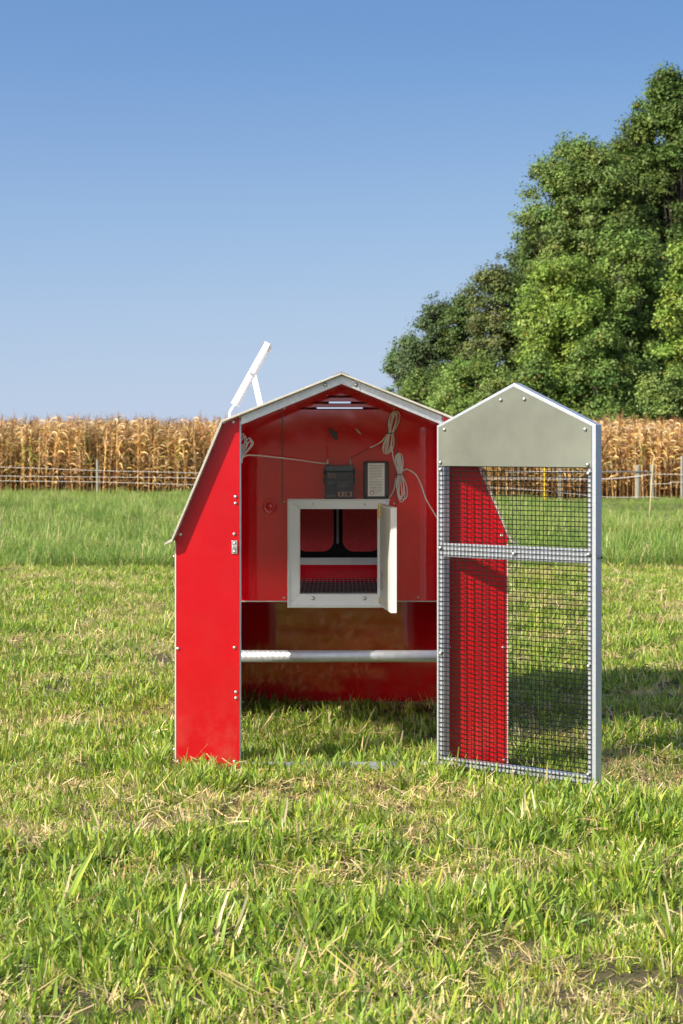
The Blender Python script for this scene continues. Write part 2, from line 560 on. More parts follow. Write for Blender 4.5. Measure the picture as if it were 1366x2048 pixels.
# strike plate for the door latch
sp = MB().box(-0.3935, -0.3735, -0.004, 0.0, 0.776, 0.824)
sp.box(-0.392, -0.374, -0.012, -0.004, 0.797, 0.806)
spo = sp.build('strike_plate', M['bolt'], coop, bevel=0.001)
bolt(spo, (-0.384, -0.0045, 0.815), s=0.8, name='screw')
bolt(spo, (-0.384, -0.0045, 0.784), s=0.8, name='screw')
# small bolt ends sticking out of the left and right side
for sgn in (-1, 1):
    for z in (0.765, 0.070):
        o = bolt(coop, (sgn * (SIDE + 0.0045), 0.035, z), rotz=R(-90) * -sgn, s=1.1)

# galvanised gable rafters behind the front edge, with an apex splice plate
for sgn in (-1, 1):
    r0 = 0.009
    top0, top1 = (0.0007, APEX[1] - 0.0082), (JAMB - 0.0056, roof_z(JAMB, 0.0085))
    bot1, bot0 = (JAMB - 0.0056, roof_z(JAMB) - 0.040), (0.0007, APEX[1] - 0.040)
    MB().prism([(sgn * x, z) for x, z in (top0, top1, bot1, bot0)], [], 0.004, 0.034, XZ(FRONT)).build('gable_rafter', M['galv'], coop, bevel=0.001)
ap = [(-0.066, roof_z(0.066, 0.012)), (0, APEX[1] - 0.012), (0.066, roof_z(0.066, 0.012)), (0.066, roof_z(0.066, 0.0385)), (0, APEX[1] - 0.0385), (-0.066, roof_z(0.066, 0.0385))]
apo = MB().prism(ap[::-1], [], 0.001, 0.0038, XZ(FRONT)).build('apex_plate', M['galv'], coop)
bolt(apo, at(651, 769.5, 0.0), washer_me, s=0.9); bolt(apo, at(712, 769.5, 0.0), washer_me, s=0.9)

for sgn in (-1, 1):
    MB().box(*sorted((sgn * (SIDE + 0.0005), sgn * (SIDE - 0.0038))), -0.001, 0.0062, 0.0, 0.814).build('corner_trim', M['panel_edge'], coop)
MB().box(-0.574, 0.574, PART_Y - 0.0035, PART_Y - 0.0003, 0.5475, 0.5515).build('partition_trim', M['panel_edge'], coop)
# frame posts at the corners, behind the panels
for sgn in (-1, 1):
    MB().box(*sorted((sgn * (SIDE - 0.007), sgn * (SIDE - 0.037))), 0.0065, 0.0365, 0.003, 0.81).build('corner_post', M['galv'], coop, bevel=0.001)
    MB().box(*sorted((sgn * (JAMB - 0.005), sgn * (JAMB + 0.030))), 0.0065, 0.036, 0.003, roof_z(JAMB + 0.03) - 0.012).build('jamb_post', M['galv'], coop, bevel=0.001)
    MB().box(*sorted((sgn * (SIDE - 0.007), sgn * (SIDE - 0.037))), BACK_Y - 0.037, BACK_Y - 0.003, 0.003, 0.81).build('corner_post', M['galv'], coop, bevel=0.001)
MB().box(-JAMB + 0.0056, JAMB - 0.0056, 0.004, 0.034, 0.002, 0.026).build('door_sill', M['alu'], coop, bevel=0.001)

# side walls: red above, wire mesh below
def wire_grid(u0, u1, v0, v1, pitch, r, fn):
    mb = MB()
    nu = int((u1 - u0) / pitch); nv = int((v1 - v0) / pitch)
    def bar(a, b, off):
        # four sided straight wire
        u = (b - a).normalized()
        n1 = Vector((u.y, u.z, u.x)).cross(u).normalized(); n2 = u.cross(n1)
        vs = []
        for p in (a, b):
            for k in range(4):
                an = math.pi / 4 + k * math.pi / 2
                vs.append(p + (n1 * math.cos(an) + n2 * math.sin(an)) * r)
        mb.add(vs, [(0, 1, 5, 4), (1, 2, 6, 5), (2, 3, 7, 6), (3, 0, 4, 7), (3, 2, 1, 0), (4, 5, 6, 7)])
    for i in range(nu + 1):
        u = u0 + (u1 - u0) * i / nu
        bar(fn(u, v0, 0), fn(u, v1, 0), 0)
    for j in range(nv + 1):
        v = v0 + (v1 - v0) * j / nv
        bar(fn(u0, v, r * 1.6), fn(u1, v, r * 1.6), 0)
    return mb
PITCH = 0.0166
for sgn in (-1, 1):
    X = sgn * SIDE
    fn = lambda u, v, w, X=X, sgn=sgn: Vector((X - sgn * w, u, v))
    sw = MB().prism([(0.0065, 0.745), (PART_Y, 0.745), (PART_Y, 0.550), (1.36, 0.550), (1.36, 0.004), (BACK_Y - 0.001, 0.004), (BACK_Y - 0.001, 0.836), (0.0065, 0.836)], [[(0.83, 0.585), (0.83, 0.825), (1.76, 0.825), (1.76, 0.585)] if sgn > 0 else [(0.90, 0.62), (0.90, 0.815), (1.50, 0.815), (1.50, 0.62)]], 0, T, fn)  # openings in these unseen walls are added to let light into the house
    sw.build('side_panel', M['red'], coop, edge_mat=M['panel_edge'], edge_axis=(1, 0, 0))
    wire_grid(0.012, 1.40, 0.012, 0.760, PITCH, 0.0011,
              lambda u, v, w, X=X, sgn=sgn: Vector((X - sgn * (0.0085 + w), u, v))).build('side_mesh', M['black_wire'], coop)
    MB().box(*sorted((X - sgn * 0.0145, X - sgn * 0.040)), 0.040, 0.066, 0.010, 0.74).build('mesh_stile', M['galv'], coop)
    MB().box(*sorted((X - sgn * 0.0145, X - sgn * 0.042)), 0.068, BACK_Y - 0.04, 0.010, 0.036).build('bottom_rail', M['galv'], coop)

# inner partition with three vent slots and the opening of the small door
def pent(hx, z0, drop):
    return [(-hx, z0), (hx, z0), (hx, roof_z(hx, drop) if hx < SIDE else 0.8), (KNEE[0] - 0.003, KNEE[1] - drop), (0, APEX[1] - drop), (-KNEE[0] + 0.003, KNEE[1] - drop), (-hx, roof_z(hx, drop))]
def slot(cx, cz, hw, hh=0.0048):
    return [(cx - hw, cz - hh), (cx - hw, cz + hh), (cx + hw, cz + hh), (cx + hw, cz - hh)]
SLOTS = [slot(-0.008, 1.356, 0.049), slot(-0.008, 1.3315, 0.104), slot(-0.008, 1.309, 0.156)]
OPX0, OPX1, OPZ0, OPZ1 = -0.1625, 0.1406, 0.5834, 0.9155
op = [(OPX0 - 0.004, OPZ0 - 0.004), (OPX0 - 0.004, OPZ1 + 0.004), (OPX1 + 0.004, OPZ1 + 0.004), (OPX1 + 0.004, OPZ0 - 0.004)]
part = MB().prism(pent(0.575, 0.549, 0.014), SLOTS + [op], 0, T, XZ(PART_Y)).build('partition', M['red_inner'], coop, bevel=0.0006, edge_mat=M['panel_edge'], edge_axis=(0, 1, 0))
# access panel screwed over the middle of the partition
apx0, apx1 = at(565, 0, PART_Y).x, at(794, 0, PART_Y).x
apz0 = at(0, 1009, PART_Y).z
acc = [(apx0, apz0), (apx1, apz0), (apx1, roof_z(apx1, 0.03)), (0, APEX[1] - 0.03), (apx0, roof_z(apx0, 0.03))]
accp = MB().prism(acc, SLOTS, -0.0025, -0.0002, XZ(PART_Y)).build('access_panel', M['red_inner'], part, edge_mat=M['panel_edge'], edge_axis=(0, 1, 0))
for px, py in ((568.5, 817), (568.5, 1003.5), (568, 1195.5), (788, 1007), (788, 824), (836, 1195)):
    bolt(part, at(px, py, PART_Y - 0.0025), s=0.75, name='screw')
for sx_ in (apx0, apx1):
    MB().box(sx_ - 0.0016, sx_ + 0.0016, PART_Y - 0.0036, PART_Y - 0.0027, apz0, roof_z(sx_, 0.034)).build('panel_seam', M['seam'], part)
# round red plug in the partition
pc = at(540, 1013, PART_Y)
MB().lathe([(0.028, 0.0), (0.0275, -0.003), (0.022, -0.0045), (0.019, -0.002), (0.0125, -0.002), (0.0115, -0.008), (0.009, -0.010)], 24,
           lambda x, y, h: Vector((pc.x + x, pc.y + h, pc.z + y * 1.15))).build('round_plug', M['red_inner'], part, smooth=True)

# back wall with the same slots
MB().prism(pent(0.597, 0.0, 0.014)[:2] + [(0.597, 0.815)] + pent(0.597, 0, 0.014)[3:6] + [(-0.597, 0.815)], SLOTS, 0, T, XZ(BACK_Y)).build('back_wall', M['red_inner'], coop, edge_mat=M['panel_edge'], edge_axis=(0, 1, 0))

# roosting bar
MB().tube([(-0.590, 0.40, 0.370), (0.590, 0.40, 0.370)], 0.0225, 24).build('roost_bar', M['pipe'], coop, smooth=True)

# house floor: wire grid on a black tray, nest front with rail, curtains and dividers
MB().box(-0.572, 0.572, PART_Y + 0.0085, BACK_Y - 0.002, 0.551, 0.560).build('floor_tray', M['dark_liner'], coop)
fg = MB()
for i in range(46):
    xg = -0.40 + i * 0.0178
    fg.tube([(xg, PART_Y + 0.02, 0.5785), (xg, 1.775, 0.5785)], 0.0008, 4)
for i in range(9):
    yg = PART_Y + 0.03 + i * 0.119
    fg.tube([(-0.41, yg, 0.5768), (0.41, yg, 0.5768)], 0.0006, 4)
fg.build('floor_grid', M['steel_wire'], coop)
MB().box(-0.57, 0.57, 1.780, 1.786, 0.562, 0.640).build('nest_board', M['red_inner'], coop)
MB().box(-0.57, 0.57, 1.768, 1.7795, 0.638, 0.669).build('nest_rail', M['white_frame'], coop, bevel=0.001)
def curtain(x0, x1, z0, z1, r):
    ol = [(x0, z1), (x0, z0 + r)]
    for k in range(1, 7):
        a = math.pi + k / 6 * math.pi / 2
        ol.append((x0 + r + r * math.cos(a), z0 + r + r * math.sin(a)))
    for k in range(0, 7):
        a = -math.pi / 2 + k / 6 * math.pi / 2
        ol.append((x1 - r + r * math.cos(a), z0 + r + r * math.sin(a)))
    ol.append((x1, z1))
    return MB().prism(ol[::-1], [], 0, 0.003, XZ(1.782))
curtain(-0.204, -0.034, 0.6955, 1.15, 0.05).build('nest_curtain', M['curtain'], coop)
curtain(0.0045, 0.175, 0.6955, 1.15, 0.05).build('nest_curtain', M['curtain'], coop)
MB().box(-0.57, 0.57, 2.085, 2.0985, 0.562, 1.18).build('nest_liner', M['dark_liner'], coop)
MB().box(-0.57, 0.57, 1.79, 2.083, 0.642, 0.648).build('nest_floor', M['dark_liner'], coop)
MB().box(-0.022, -0.012, 1.79, 2.083, 0.73, 1.15).build('nest_divider', M['rail_grey'], coop)

# frame of the small door: four mitred white profiles around the opening
FX0, FX1, FZ0, FZ1 = -0.207, 0.1855, 0.5346, 0.9545
FY0, FY1 = 0.70, PART_Y - 0.003
fr = None
def mitre(a, b, c, d, nm):
    return MB().prism([a, b, c, d], [], 0, FY1 - FY0, XZ(FY0)).build(nm, M['white_frame'], coop if fr is None else fr, bevel=0.0018)
e = 0.0003
fr = mitre((FX0, FZ0), (FX1, FZ0), (OPX1, OPZ0), (OPX0, OPZ0), 'pop_door_frame')
mitre((FX1 - e, FZ1), (FX0 + e, FZ1), (OPX0 + e, OPZ1), (OPX1 - e, OPZ1), 'frame_head')
mitre((FX0, FZ1 - e), (FX0, FZ0 + e), (OPX0, OPZ0 + e), (OPX0, OPZ1 - e), 'frame_jamb')
mitre((FX1, FZ0 + e), (FX1, FZ1 - e), (OPX1, OPZ1 - e), (OPX1, OPZ0 + e), 'frame_jamb')
# thin raised lip round the outer edge
lip = MB()
lip.box(FX0 - 0.004, FX1 + 0.004, FY0 - 0.006, FY0 + 0.03, FZ0 - 0.004, FZ0 + 0.006)
lip.box(FX0 - 0.004, FX1 + 0.004, FY0 - 0.006, FY0 + 0.03, FZ1 - 0.006, FZ1 - 0.0005)
lip.box(FX0 - 0.004, FX0 + 0.004, FY0 - 0.0058, FY0 + 0.0298, FZ0 + 0.0062, FZ1 - 0.0062)
lip.build('frame_lip', M['white'], fr, bevel=0.0008)
for px, py, me in ((626, 1008.5, None), (729, 1008.5, None), (626, 1196.5, washer_me), (729, 1196.5, washer_me)):
    bolt(fr, at(px, py, FY0 - 0.0005), me, s=0.85)

# leaf of the small door, swung out towards the viewer
LH = Vector((0.150, 0.694, 0)); LE = Vector((0.183, 0.36, 0))
lu = (LE - LH).normalized(); ln = Vector((-lu.y, lu.x, 0)) * -1     # ln points left, to the visible face
if ln.x > 0: ln = -ln
LW = (LE - LH).length
lf = lambda u, v, w: LH + lu * u - ln * w + Vector((0, 0, v))
leaf = MB().prism([(0.0, 0.535), (LW - 0.0005, 0.535), (LW - 0.0005, 0.932), (0.0, 0.932)], [], 0.003, 0.025, lf).build('pop_door_leaf', M['white'], coop, bevel=0.0015)
MB().prism([(0.004, 0.545), (LW - 0.004, 0.545), (LW - 0.004, 0.925), (0.004, 0.925)], [], 0.0, 0.0025, lf).build('leaf_liner', M['leaf_grey'], leaf)
# row of small dark marks printed up the liner
mk = MB()
for i, (h, w) in enumerate([(0.012, 0.05), (0.010, 0.085), (0.008, 0.10), (0.011, 0.07), (0.010, 0.06), (0.009, 0.055), (0.010, 0.075), (0.010, 0.095), (0.009, 0.07)]):
    z = 0.606 + i * 0.0085
    mk.prism([(0.02, z), (0.02 + w, z - 0.004), (0.02 + w, z - 0.001), (0.02, z + 0.0032)], [], -0.0006, -0.0002, lf)
mk.build('printed_mark', M['ink'], leaf)
# brass hinge below, brass latch bar above, steel latch pin
MB().box(0.145, 0.152, 0.6885, 0.6935, 0.547, 0.572).build('hinge', M['brass'], leaf, bevel=0.0008)
lt = MB().box(0.1435, 0.1535, 0.676, 0.690, 0.880, 0.938)
lt.box(0.1445, 0.1525, 0.672, 0.676, 0.886, 0.925)
lt.build('latch', M['brass'], leaf, bevel=0.0015)
MB().tube([(0.154, 0.683, 0.905), (0.164, 0.683, 0.905)], 0.004, 10).build('latch_pin', M['bolt'], leaf)
MB().box(0.157, 0.176, 0.688, 0.6935, 0.935, 0.953).build('latch_keeper', M['galv'], leaf, bevel=0.0008)

# ------------------------------------------------------------------ the open front door
PHI = R(43.7)
DU = Vector((math.cos(PHI), -math.sin(PHI), 0))          # along the door, away from its hinges
DN = Vector((-math.sin(PHI), -math.cos(PHI), 0))         # towards the visible face
DH = Vector((0.341, -0.027, 0))
DW = 0.709
df = lambda u, v, w: DH + DU * u - DN * w + Vector((0, 0, v))
DZ0, DZE, DZA = 0.022, 1.236, 1.383
TD = 0.034
sw_ = 0.033
slope = (DZA - DZE) / (DW / 2)
dz_top = lambda u: DZE + slope * min(u, DW - u)
outer = [(0, DZ0), (DW, DZ0), (DW, DZE), (DW / 2, DZA), (0, DZE)]
k_ = 0.018
inner = [(sw_, DZ0 + 0.03), (sw_, dz_top(sw_) - 0.036), (DW / 2, DZA - 0.036), (DW - sw_, dz_top(sw_) - 0.036), (DW - sw_, DZ0 + 0.03)]
door = MB().prism(outer, [inner], 0, TD, df).build('door', M['alu'], coop, bevel=0.0015)
door['label'] = 'open grey metal mesh door of the coop'
MB().prism([(0.010, 1.093), (DW - 0.016, 1.093), (DW - 0.016, dz_top(0.016) - 0.010), (DW / 2, DZA - 0.012), (0.010, dz_top(0.010) - 0.010)], [], -0.0022, -0.0004, df).build('gable_plate', M['zinc_plate'], door)
MB().prism([(sw_ * 0.6, 0.768), (DW - sw_ * 0.6, 0.768), (DW - sw_ * 0.6, 0.817), (sw_ * 0.6, 0.817)], [], 0.0012, 0.024, df).build('crossbar', M['alu'], door, bevel=0.001)
wire_grid(0.013, DW - 0.017, DZ0 + 0.006, 1.0915, PITCH, 0.0015, lambda u, v, w: df(u, v, -0.0035 - w)).build('wire_mesh', M['black_wire'], door)
for u, z in ((0.020, 1.105), (0.020, 1.080), (0.020, 0.800), (0.021, 0.424), (0.040, dz_top(0.04) - 0.030), (0.30, dz_top(0.30) - 0.036), (0.405, dz_top(0.405) - 0.036), (0.668, dz_top(0.668) - 0.032),
             (DW - 0.030, 1.102), (DW - 0.028, 1.072), (DW - 0.026, 0.800), (0.357, 0.790), (DW - 0.026, 0.424), (0.36, 0.036), (DW - 0.028, 0.06)):
    bolt(door, df(u, z, -0.0052), rotz=-PHI, s=1.05)
for z0, z1 in ((0.918, 1.015), (0.225, 0.330)):
    MB().box(0.376, 0.388, -0.0125, -0.001, z0, z1).tube([(0.374, -0.0125, z0), (0.374, -0.0125, z1)], 0.005, 8).build('hinge', M['galv'], door)
MB().tube([df(DW + 0.0005, 0.790, 0.02), df(DW + 0.010, 0.790, 0.02)], 0.006, 10).build('latch_knob', M['black_plastic'], door)

# ------------------------------------------------------------------ text helper
def text_mesh(txt, size, mat, fn, name, parent):
    cu = bpy.data.curves.new('t', 'FONT')
    cu.body = txt
    cu.size = size
    tob = bpy.data.objects.new('t', cu)
    me = tob.to_mesh()
    vs = [fn(v.co.x, v.co.y) for v in me.vertices]
    fs = [tuple(p.vertices) for p in me.polygons]
    tob.to_mesh_clear()
    bpy.data.objects.remove(tob)
    m2 = bpy.data.meshes.new(name)
    m2.from_pydata([tuple(v) for v in vs], [], fs)
    m2.materials.append(mat)
    o = bpy.data.objects.new(name, m2)
    link_child(o, parent)
    return o

# ------------------------------------------------------------------ battery on the frame
SH = FZ1 + 0.0002
bx0, bx1, bz1 = -0.0645, 0.047, 1.0865
batt = thing('battery', ((bx0 + bx1) / 2, 0.735, SH), 'black sealed battery standing on the small white door frame', 'battery')
BYF, BYB = 0.703, 0.770
bl = MB().box(bx0, bx1, BYF, BYB, SH, bz1 - 0.024).build('case', M['black_plastic'], batt, bevel=0.002)
MB().box(bx0, bx1, BYF, BYB, bz1 - 0.0236, bz1).build('lid', M['battery_band'], batt, bevel=0.003)
MB().box(bx0 - 0.0008, bx1 + 0.0008, BYF - 0.001, BYB, bz1 - 0.0645, bz1 - 0.0625).build('moulding_line', M['battery_band'], batt)
for sx in (-1, 1):
    for z0, z1 in ((bz1 - 0.040, bz1 - 0.014), (bz1 - 0.070, bz1 - 0.049)):
        xx = bx0 - 0.0065 if sx < 0 else bx1 + 0.0004
        MB().box(xx, xx + 0.006, BYF + 0.015, BYB - 0.015, z0, z1).build('side_lug', M['black_plastic'], batt, bevel=0.001)
for px in (655.5, 701):
    p = at(px, 0, 0.735)
    t_ = MB().lathe([(0.0045, 0), (0.0045, 0.007), (0.0035, 0.009), (0.0035, 0.019), (0.002, 0.025)], 10, lambda x, y, h, p=p: Vector((p.x + x, 0.735 + y, bz1 + 0.0002 + h)))
    t_.build('terminal', M['clear_boot'] if px > 690 else M['bolt'], batt, smooth=True)
bt = lambda ox, oz: (lambda x, y: Vector((ox + x, BYF - 0.0006, oz + y)))
text_mesh('Power', 0.0135, M['print_brown'], bt(-0.0535, 1.0475), 'print', bl)
text_mesh('Patrol', 0.0135, M['print_brown'], bt(-0.0535, 1.0370), 'print', bl)
text_mesh('SLA 1075', 0.0120, M['print_dim'], bt(-0.0150, 1.0450), 'print', bl)
text_mesh('RECHARGEABLE', 0.0046, M['print_dim'], bt(-0.0150, 1.0380), 'print', bl)
pr_ = MB()
def flat(mb, x0, x1, z0, z1, y):
    mb.add([(x0, y, z0), (x1, y, z0), (x1, y, z1), (x0, y, z1)], [(0, 1, 2, 3)])
rr = random.Random(5)
for z, xa, xb in ((1.0200, -0.0535, -0.030), (1.0160, -0.0535, -0.028), (1.0125, -0.0535, -0.032),
                  (1.016, -0.014, 0.034), (1.011, -0.014, 0.022), (1.006, -0.014, 0.029), (1.001, -0.014, 0.018), (0.992, -0.014, 0.012),
                  (0.969, -0.057, -0.022), (0.9655, -0.057, -0.026), (0.9625, -0.057, -0.024)):
    x = xa
    while x < xb:
        w = rr.uniform(0.002, 0.007)
        flat(pr_, x, min(xb, x + w), z, z + 0.0019, BYF - 0.0006)
        x += w + 0.0012
pr_.build('print', M['print_dim'], bl)['kind'] = 'stuff'
pr2 = MB()
ux0, ux1, uz0, uz1 = -0.014, 0.041, 0.9645, 0.9825
for a, b_, c, d in ((ux0, ux1, uz0, uz0 + 0.0022), (ux0, ux1, uz1 - 0.0022, uz1), (ux0, ux0 + 0.007, uz0 + 0.0022, uz1 - 0.0022), (ux1 - 0.007, ux1, uz0 + 0.0022, uz1 - 0.0022), (0.001, 0.008, uz0 + 0.0022, uz1 - 0.0022), (0.014, 0.019, uz0 + 0.0022, uz1 - 0.0022)):
    flat(pr2, a, b_, c, d, BYF - 0.0006)
pr2.build('print', M['print_brown'], bl)['kind'] = 'stuff'

# ------------------------------------------------------------------ door opener control box
ox0, ox1, oz1 = 0.0865, 0.1850, 1.1010
box = thing('control_box', ((ox0 + ox1) / 2, 0.74, SH), 'black control box with white instruction label beside the battery', 'control box')
OYF = 0.712
ob = MB().box(ox0, ox1, OYF, 0.768, SH, oz1).build('case', M['black_plastic'], box, bevel=0.004)
MB().box(ox0 + 0.002, ox1 - 0.002, OYF - 0.0025, OYF - 0.0002, SH + 0.002, oz1 - 0.002).build('cover', M['black_plastic'], box, bevel=0.001)
LY = OYF - 0.0032
lb0, lb1, lbz0, lbz1 = ox0 + 0.0165, ox1 - 0.0165, SH + 0.0105, oz1 - 0.0065
lab = MB().box(lb0, lb1, LY, LY + 0.0005, lbz0, lbz1).build('instruction_label', M['label'], box)
ink = MB()
def words(z, xa, xb, h=0.0016):
    x = xa
    while x < xb - 0.001:
        w = rr.uniform(0.0025, 0.009)
        flat(ink, x, min(xb, x + w), z, z + h, LY - 0.0003)
        x += w + 0.0011
for i in range(9):
    words(lbz1 - 0.0095 - i * 0.0062, lb0 + 0.006, lb1 - (0.006 if i < 8 else 0.024) - rr.uniform(0, 0.006))
flat(ink, lb0 + 0.003, lb1 - 0.003, lbz1 - 0.0635, lbz1 - 0.0628, LY - 0.0003)
for i in range(8):
    words(lbz1 - 0.0715 - i * 0.0060, lb0 + 0.006, lb1 - 0.008 - rr.uniform(0, 0.006), 0.0015)
words(lbz0 + 0.0135, lb0 + 0.026, lb0 + 0.034, 0.0012); words(lbz0 + 0.0085, lb0 + 0.026, lb0 + 0.044, 0.0012)
for xx in (0.050, 0.056):
    flat(ink, lb0 + xx, lb0 + xx + 0.0006, lbz0 + 0.004, lbz0 + 0.013, LY - 0.0003)
ink.build('printed_text', M['ink'], lab)
def ringm(cx, cz, r0, r1, mat, nm):
    mb = MB()
    vs = []; fs = []
    for k in range(16):
        a = 2 * math.pi * k / 16
        for r in (r0, r1):
            vs.append((cx + r * math.cos(a), LY - 0.0004, cz + r * math.sin(a)))
    for k in range(16):
        j = (k + 1) % 16
        fs.append((2 * k, 2 * k + 1, 2 * j + 1, 2 * j))
    mb.add(vs, fs).build(nm, mat, lab)
ringm(lb0 + 0.0155, lbz0 + 0.0135, 0.0060, 0.0082, M['ink_red'], 'printed_dial')
ringm(lb1 - 0.0145, lbz0 + 0.0275, 0.0060, 0.0070, M['ink_green'], 'printed_dial')
arrow = MB(); arrow.add([(lb0 + 0.022, LY - 0.0004, lbz0 + 0.024), (lb0 + 0.0235, LY - 0.0004, lbz0 + 0.0235), (lb0 + 0.0315, LY - 0.0004, lbz0 + 0.037), (lb0 + 0.0305, LY - 0.0004, lbz0 + 0.0375)], [(0, 1, 2, 3)])
arrow.build('printed_arrow', M['ink_red'], lab)
for cx in (ox0 + 0.0085, ox1 - 0.0085):
    for cz in (SH + 0.0085, oz1 - 0.0085):
        MB().lathe([(0.0046, 0), (0.0046, -0.0012), (0.0030, -0.0014), (0.0028, -0.0004)], 12, lambda x, y, h, cx=cx, cz=cz: Vector((cx + x, OYF - 0.0026 + h, cz + y))).build('screw_hole', M['dark_liner'], box)

# ------------------------------------------------------------------ cables
def bundle(name, p_top, p_tie, p_bot, n, wtop, wbot, r, mat, parent, seed):
    """hanks of cable: loops squeezed at a tie"""
    rg = random.Random(seed)
    mb = MB()
    pt, pm, pb = Vector(p_top), Vector(p_tie), Vector(p_bot)
    for i in range(n):
        pts = []
        f = (i + 0.6) / n * rg.uniform(0.85, 1.1)
        lt_ = rg.uniform(0.86, 1.0); lb_ = rg.uniform(0.82, 1.0)
        sk1 = rg.uniform(-0.3, 0.3); sk2 = rg.uniform(-0.35, 0.35)
        o1 = rg.uniform(-0.004, 0.004); yy = rg.uniform(-0.006, 0.003)
        N = 30
        for k in range(N):
            a = 2 * math.pi * k / N
            c, s_ = math.cos(a), math.sin(a)
            if c >= 0:
                base = pm.lerp(pt, c * lt_); w = wtop * f * (c ** 0.55); sk = sk1 * wtop
            else:
                base = pm.lerp(pb, -c * lb_); w = wbot * f * ((-c) ** 0.55); sk = sk2 * wbot
            lat = s_ * (w * 1.45) + sk * abs(c) + o1
            pts.append(base + Vector((lat, yy + 0.002 * s_ - r * 1.5, 0)))
        mb.tube(pts, r, 6, closed=True)
    return mb.build(name, mat, parent, smooth=True)
CY = PART_Y - 0.012
hook_p = at(788, 818, PART_Y - 0.004)
c1 = thing('cable_hank', at(783, 862, CY), 'cream cable hank hanging from hook under right roof slope', 'cable')
bundle('loops', at(788, 822, CY), at(781, 866, CY), at(772, 910, CY), 5, 0.024, 0.025, 0.0020, M['cable_cream'], c1, 3)
MB().tube(bez([at(773, 866, CY - 0.008), at(781, 867, CY - 0.013), at(789, 866, CY - 0.008)], 6), 0.0018, 6).build('tie', M['black_plastic'], c1)
MB().tube(bez([at(775, 868, CY), at(764, 882, CY), at(752, 890, CY), at(740, 895, CY)], 8), 0.0026, 6).build('cable_end', M['cable_cream'], c1, smooth=True)
MB().tube([hook_p + Vector((0, 0, 0)), hook_p + Vector((0, -0.012, 0)), hook_p + Vector((0, -0.014, 0.006))], 0.003, 8).build('hook', M['brass'], c1)
c2 = thing('cable_hank', at(798, 950, CY), 'white cable hank hanging beside the control box', 'cable')
bundle('loops', at(797, 905, CY), at(799, 948, CY), at(803, 1004, CY), 5, 0.019, 0.027, 0.0021, M['cable'], c2, 8)
MB().tube(bez([at(790, 948, CY - 0.008), at(798, 949, CY - 0.013), at(806, 948, CY - 0.008)], 6), 0.0018, 6).build('tie', M['black_plastic'], c2)
MB().tube(bez([at(783, 890, CY), at(785, 906, CY - 0.004), at(788, 922, CY - 0.004), at(794, 940, CY - 0.004)], 8), 0.0027, 6).build('cable_end', M['cable'], c2, smooth=True)
MB().tube(bez([at(792, 955, CY - 0.004), at(788, 978, CY - 0.006), at(779, 994, CY - 0.012), at(766, 998.5, CY - 0.022), at(758, 994, CY - 0.02)], 8), 0.0027, 6).build('cable_end', M['cable'], c2, smooth=True)
MB().tube(bez([at(803, 942, CY - 0.006), at(815, 939, CY - 0.006), at(832, 950, CY - 0.006), at(843, 972, CY - 0.004), at(852, 998, CY - 0.004), at(866, 1022, CY - 0.02), at(880, 1045, CY - 0.06)], 8), 0.0027, 6).build('cable_end', M['cable'], c2, smooth=True)
# cable hank on the left, with the run to the battery
LYB = 0.16
c3 = thing('cable_hank', at(485, 905, LYB), 'thin pale cable looped by the left front panel and running to the battery', 'cable')
lp3 = MB()
for i, (dx, top, w) in enumerate(((0, 868, 5), (3, 872, 6), (12, 876, 6.5), (16, 880, 5), (6, 884, 4))):
    b0 = at(480 + dx * 0.15, 924, LYB - 0.004 * i)
    lp3.tube(bez([b0, at(480 + dx * 0.8 - w * .6, 895, LYB - 0.004 * i), at(484 + dx - w * 0.2, top + 3, LYB - 0.004 * i), at(485 + dx + w * .5, top + 1, LYB - 0.004 * i), at(486 + dx + w * .6, 890, LYB - 0.004 * i), at(482 + dx * .3, 912, LYB - 0.004 * i), b0 + Vector((0.002, 0, -0.004))], 7), 0.0024, 6)
lp3.build('loops', M['cable_cream'], c3, smooth=True)
MB().tube(bez([at(480, 930, LYB), at(483, 919, LYB), at(493, 911, 0.22), at(512, 911, 0.32), at(545, 914, 0.45), at(590, 919, 0.58), at(625, 924, 0.68), at(648, 927, 0.731), at(654, 926.5, 0.731)], 8), 0.0027, 6).build('cable_run', M['cable_cream'], c3, smooth=True)
MB().tube(bez([at(480, 924, LYB), at(479.5, 945, LYB), at(478.8, 970, LYB), at(477, 1000, LYB)], 6), 0.0022, 6).build('cable_end', M['cable_cream'], c3, smooth=True)

# fused red lead
ld = thing('fuse_lead', at(668, 870, CY), 'red wire arching over the battery with a black fuse holder', 'wire')
WY = 0.742
MB().tube(bez([at(655.5, 917, 0.735), at(653.5, 900, WY), at(654, 888, WY), at(659, 874, WY)], 8), 0.0028, 6).build('red_wire', M['red_wire'], ld, smooth=True)
fh = MB()
fm = Matrix.Translation(at(666.5, 868, WY)) @ Matrix.Rotation(R(-32), 4, 'Y')
fh.box(-0.008, 0.008, -0.007, 0.007, -0.020, 0.020, fm)
fh.box(0.0085, 0.015, -0.005, 0.005, -0.012, 0.006, fm)
fh.box(-0.006, 0.006, -0.005, 0.005, -0.026, -0.0205, fm)
fh.box(-0.005, 0.005, -0.005, 0.005, 0.0205, 0.027, fm)
fh.build('fuse_holder', M['black_plastic'], ld, bevel=0.0015)
MB().tube(bez([at(671, 857, WY), at(678, 851, WY), at(690, 847.5, WY), at(702, 850, WY), at(712, 858, WY)], 8), 0.0021, 6).build('red_wire', M['red_wire'], ld, smooth=True)
MB().tube([at(711.5, 857.5, WY), at(714, 860, WY), at(719, 866, WY), at(723, 868.5, WY)], [0.0022, 0.0050, 0.0042, 0.0016], 8).build('splice_connector', M['clear_boot'], ld, smooth=True)
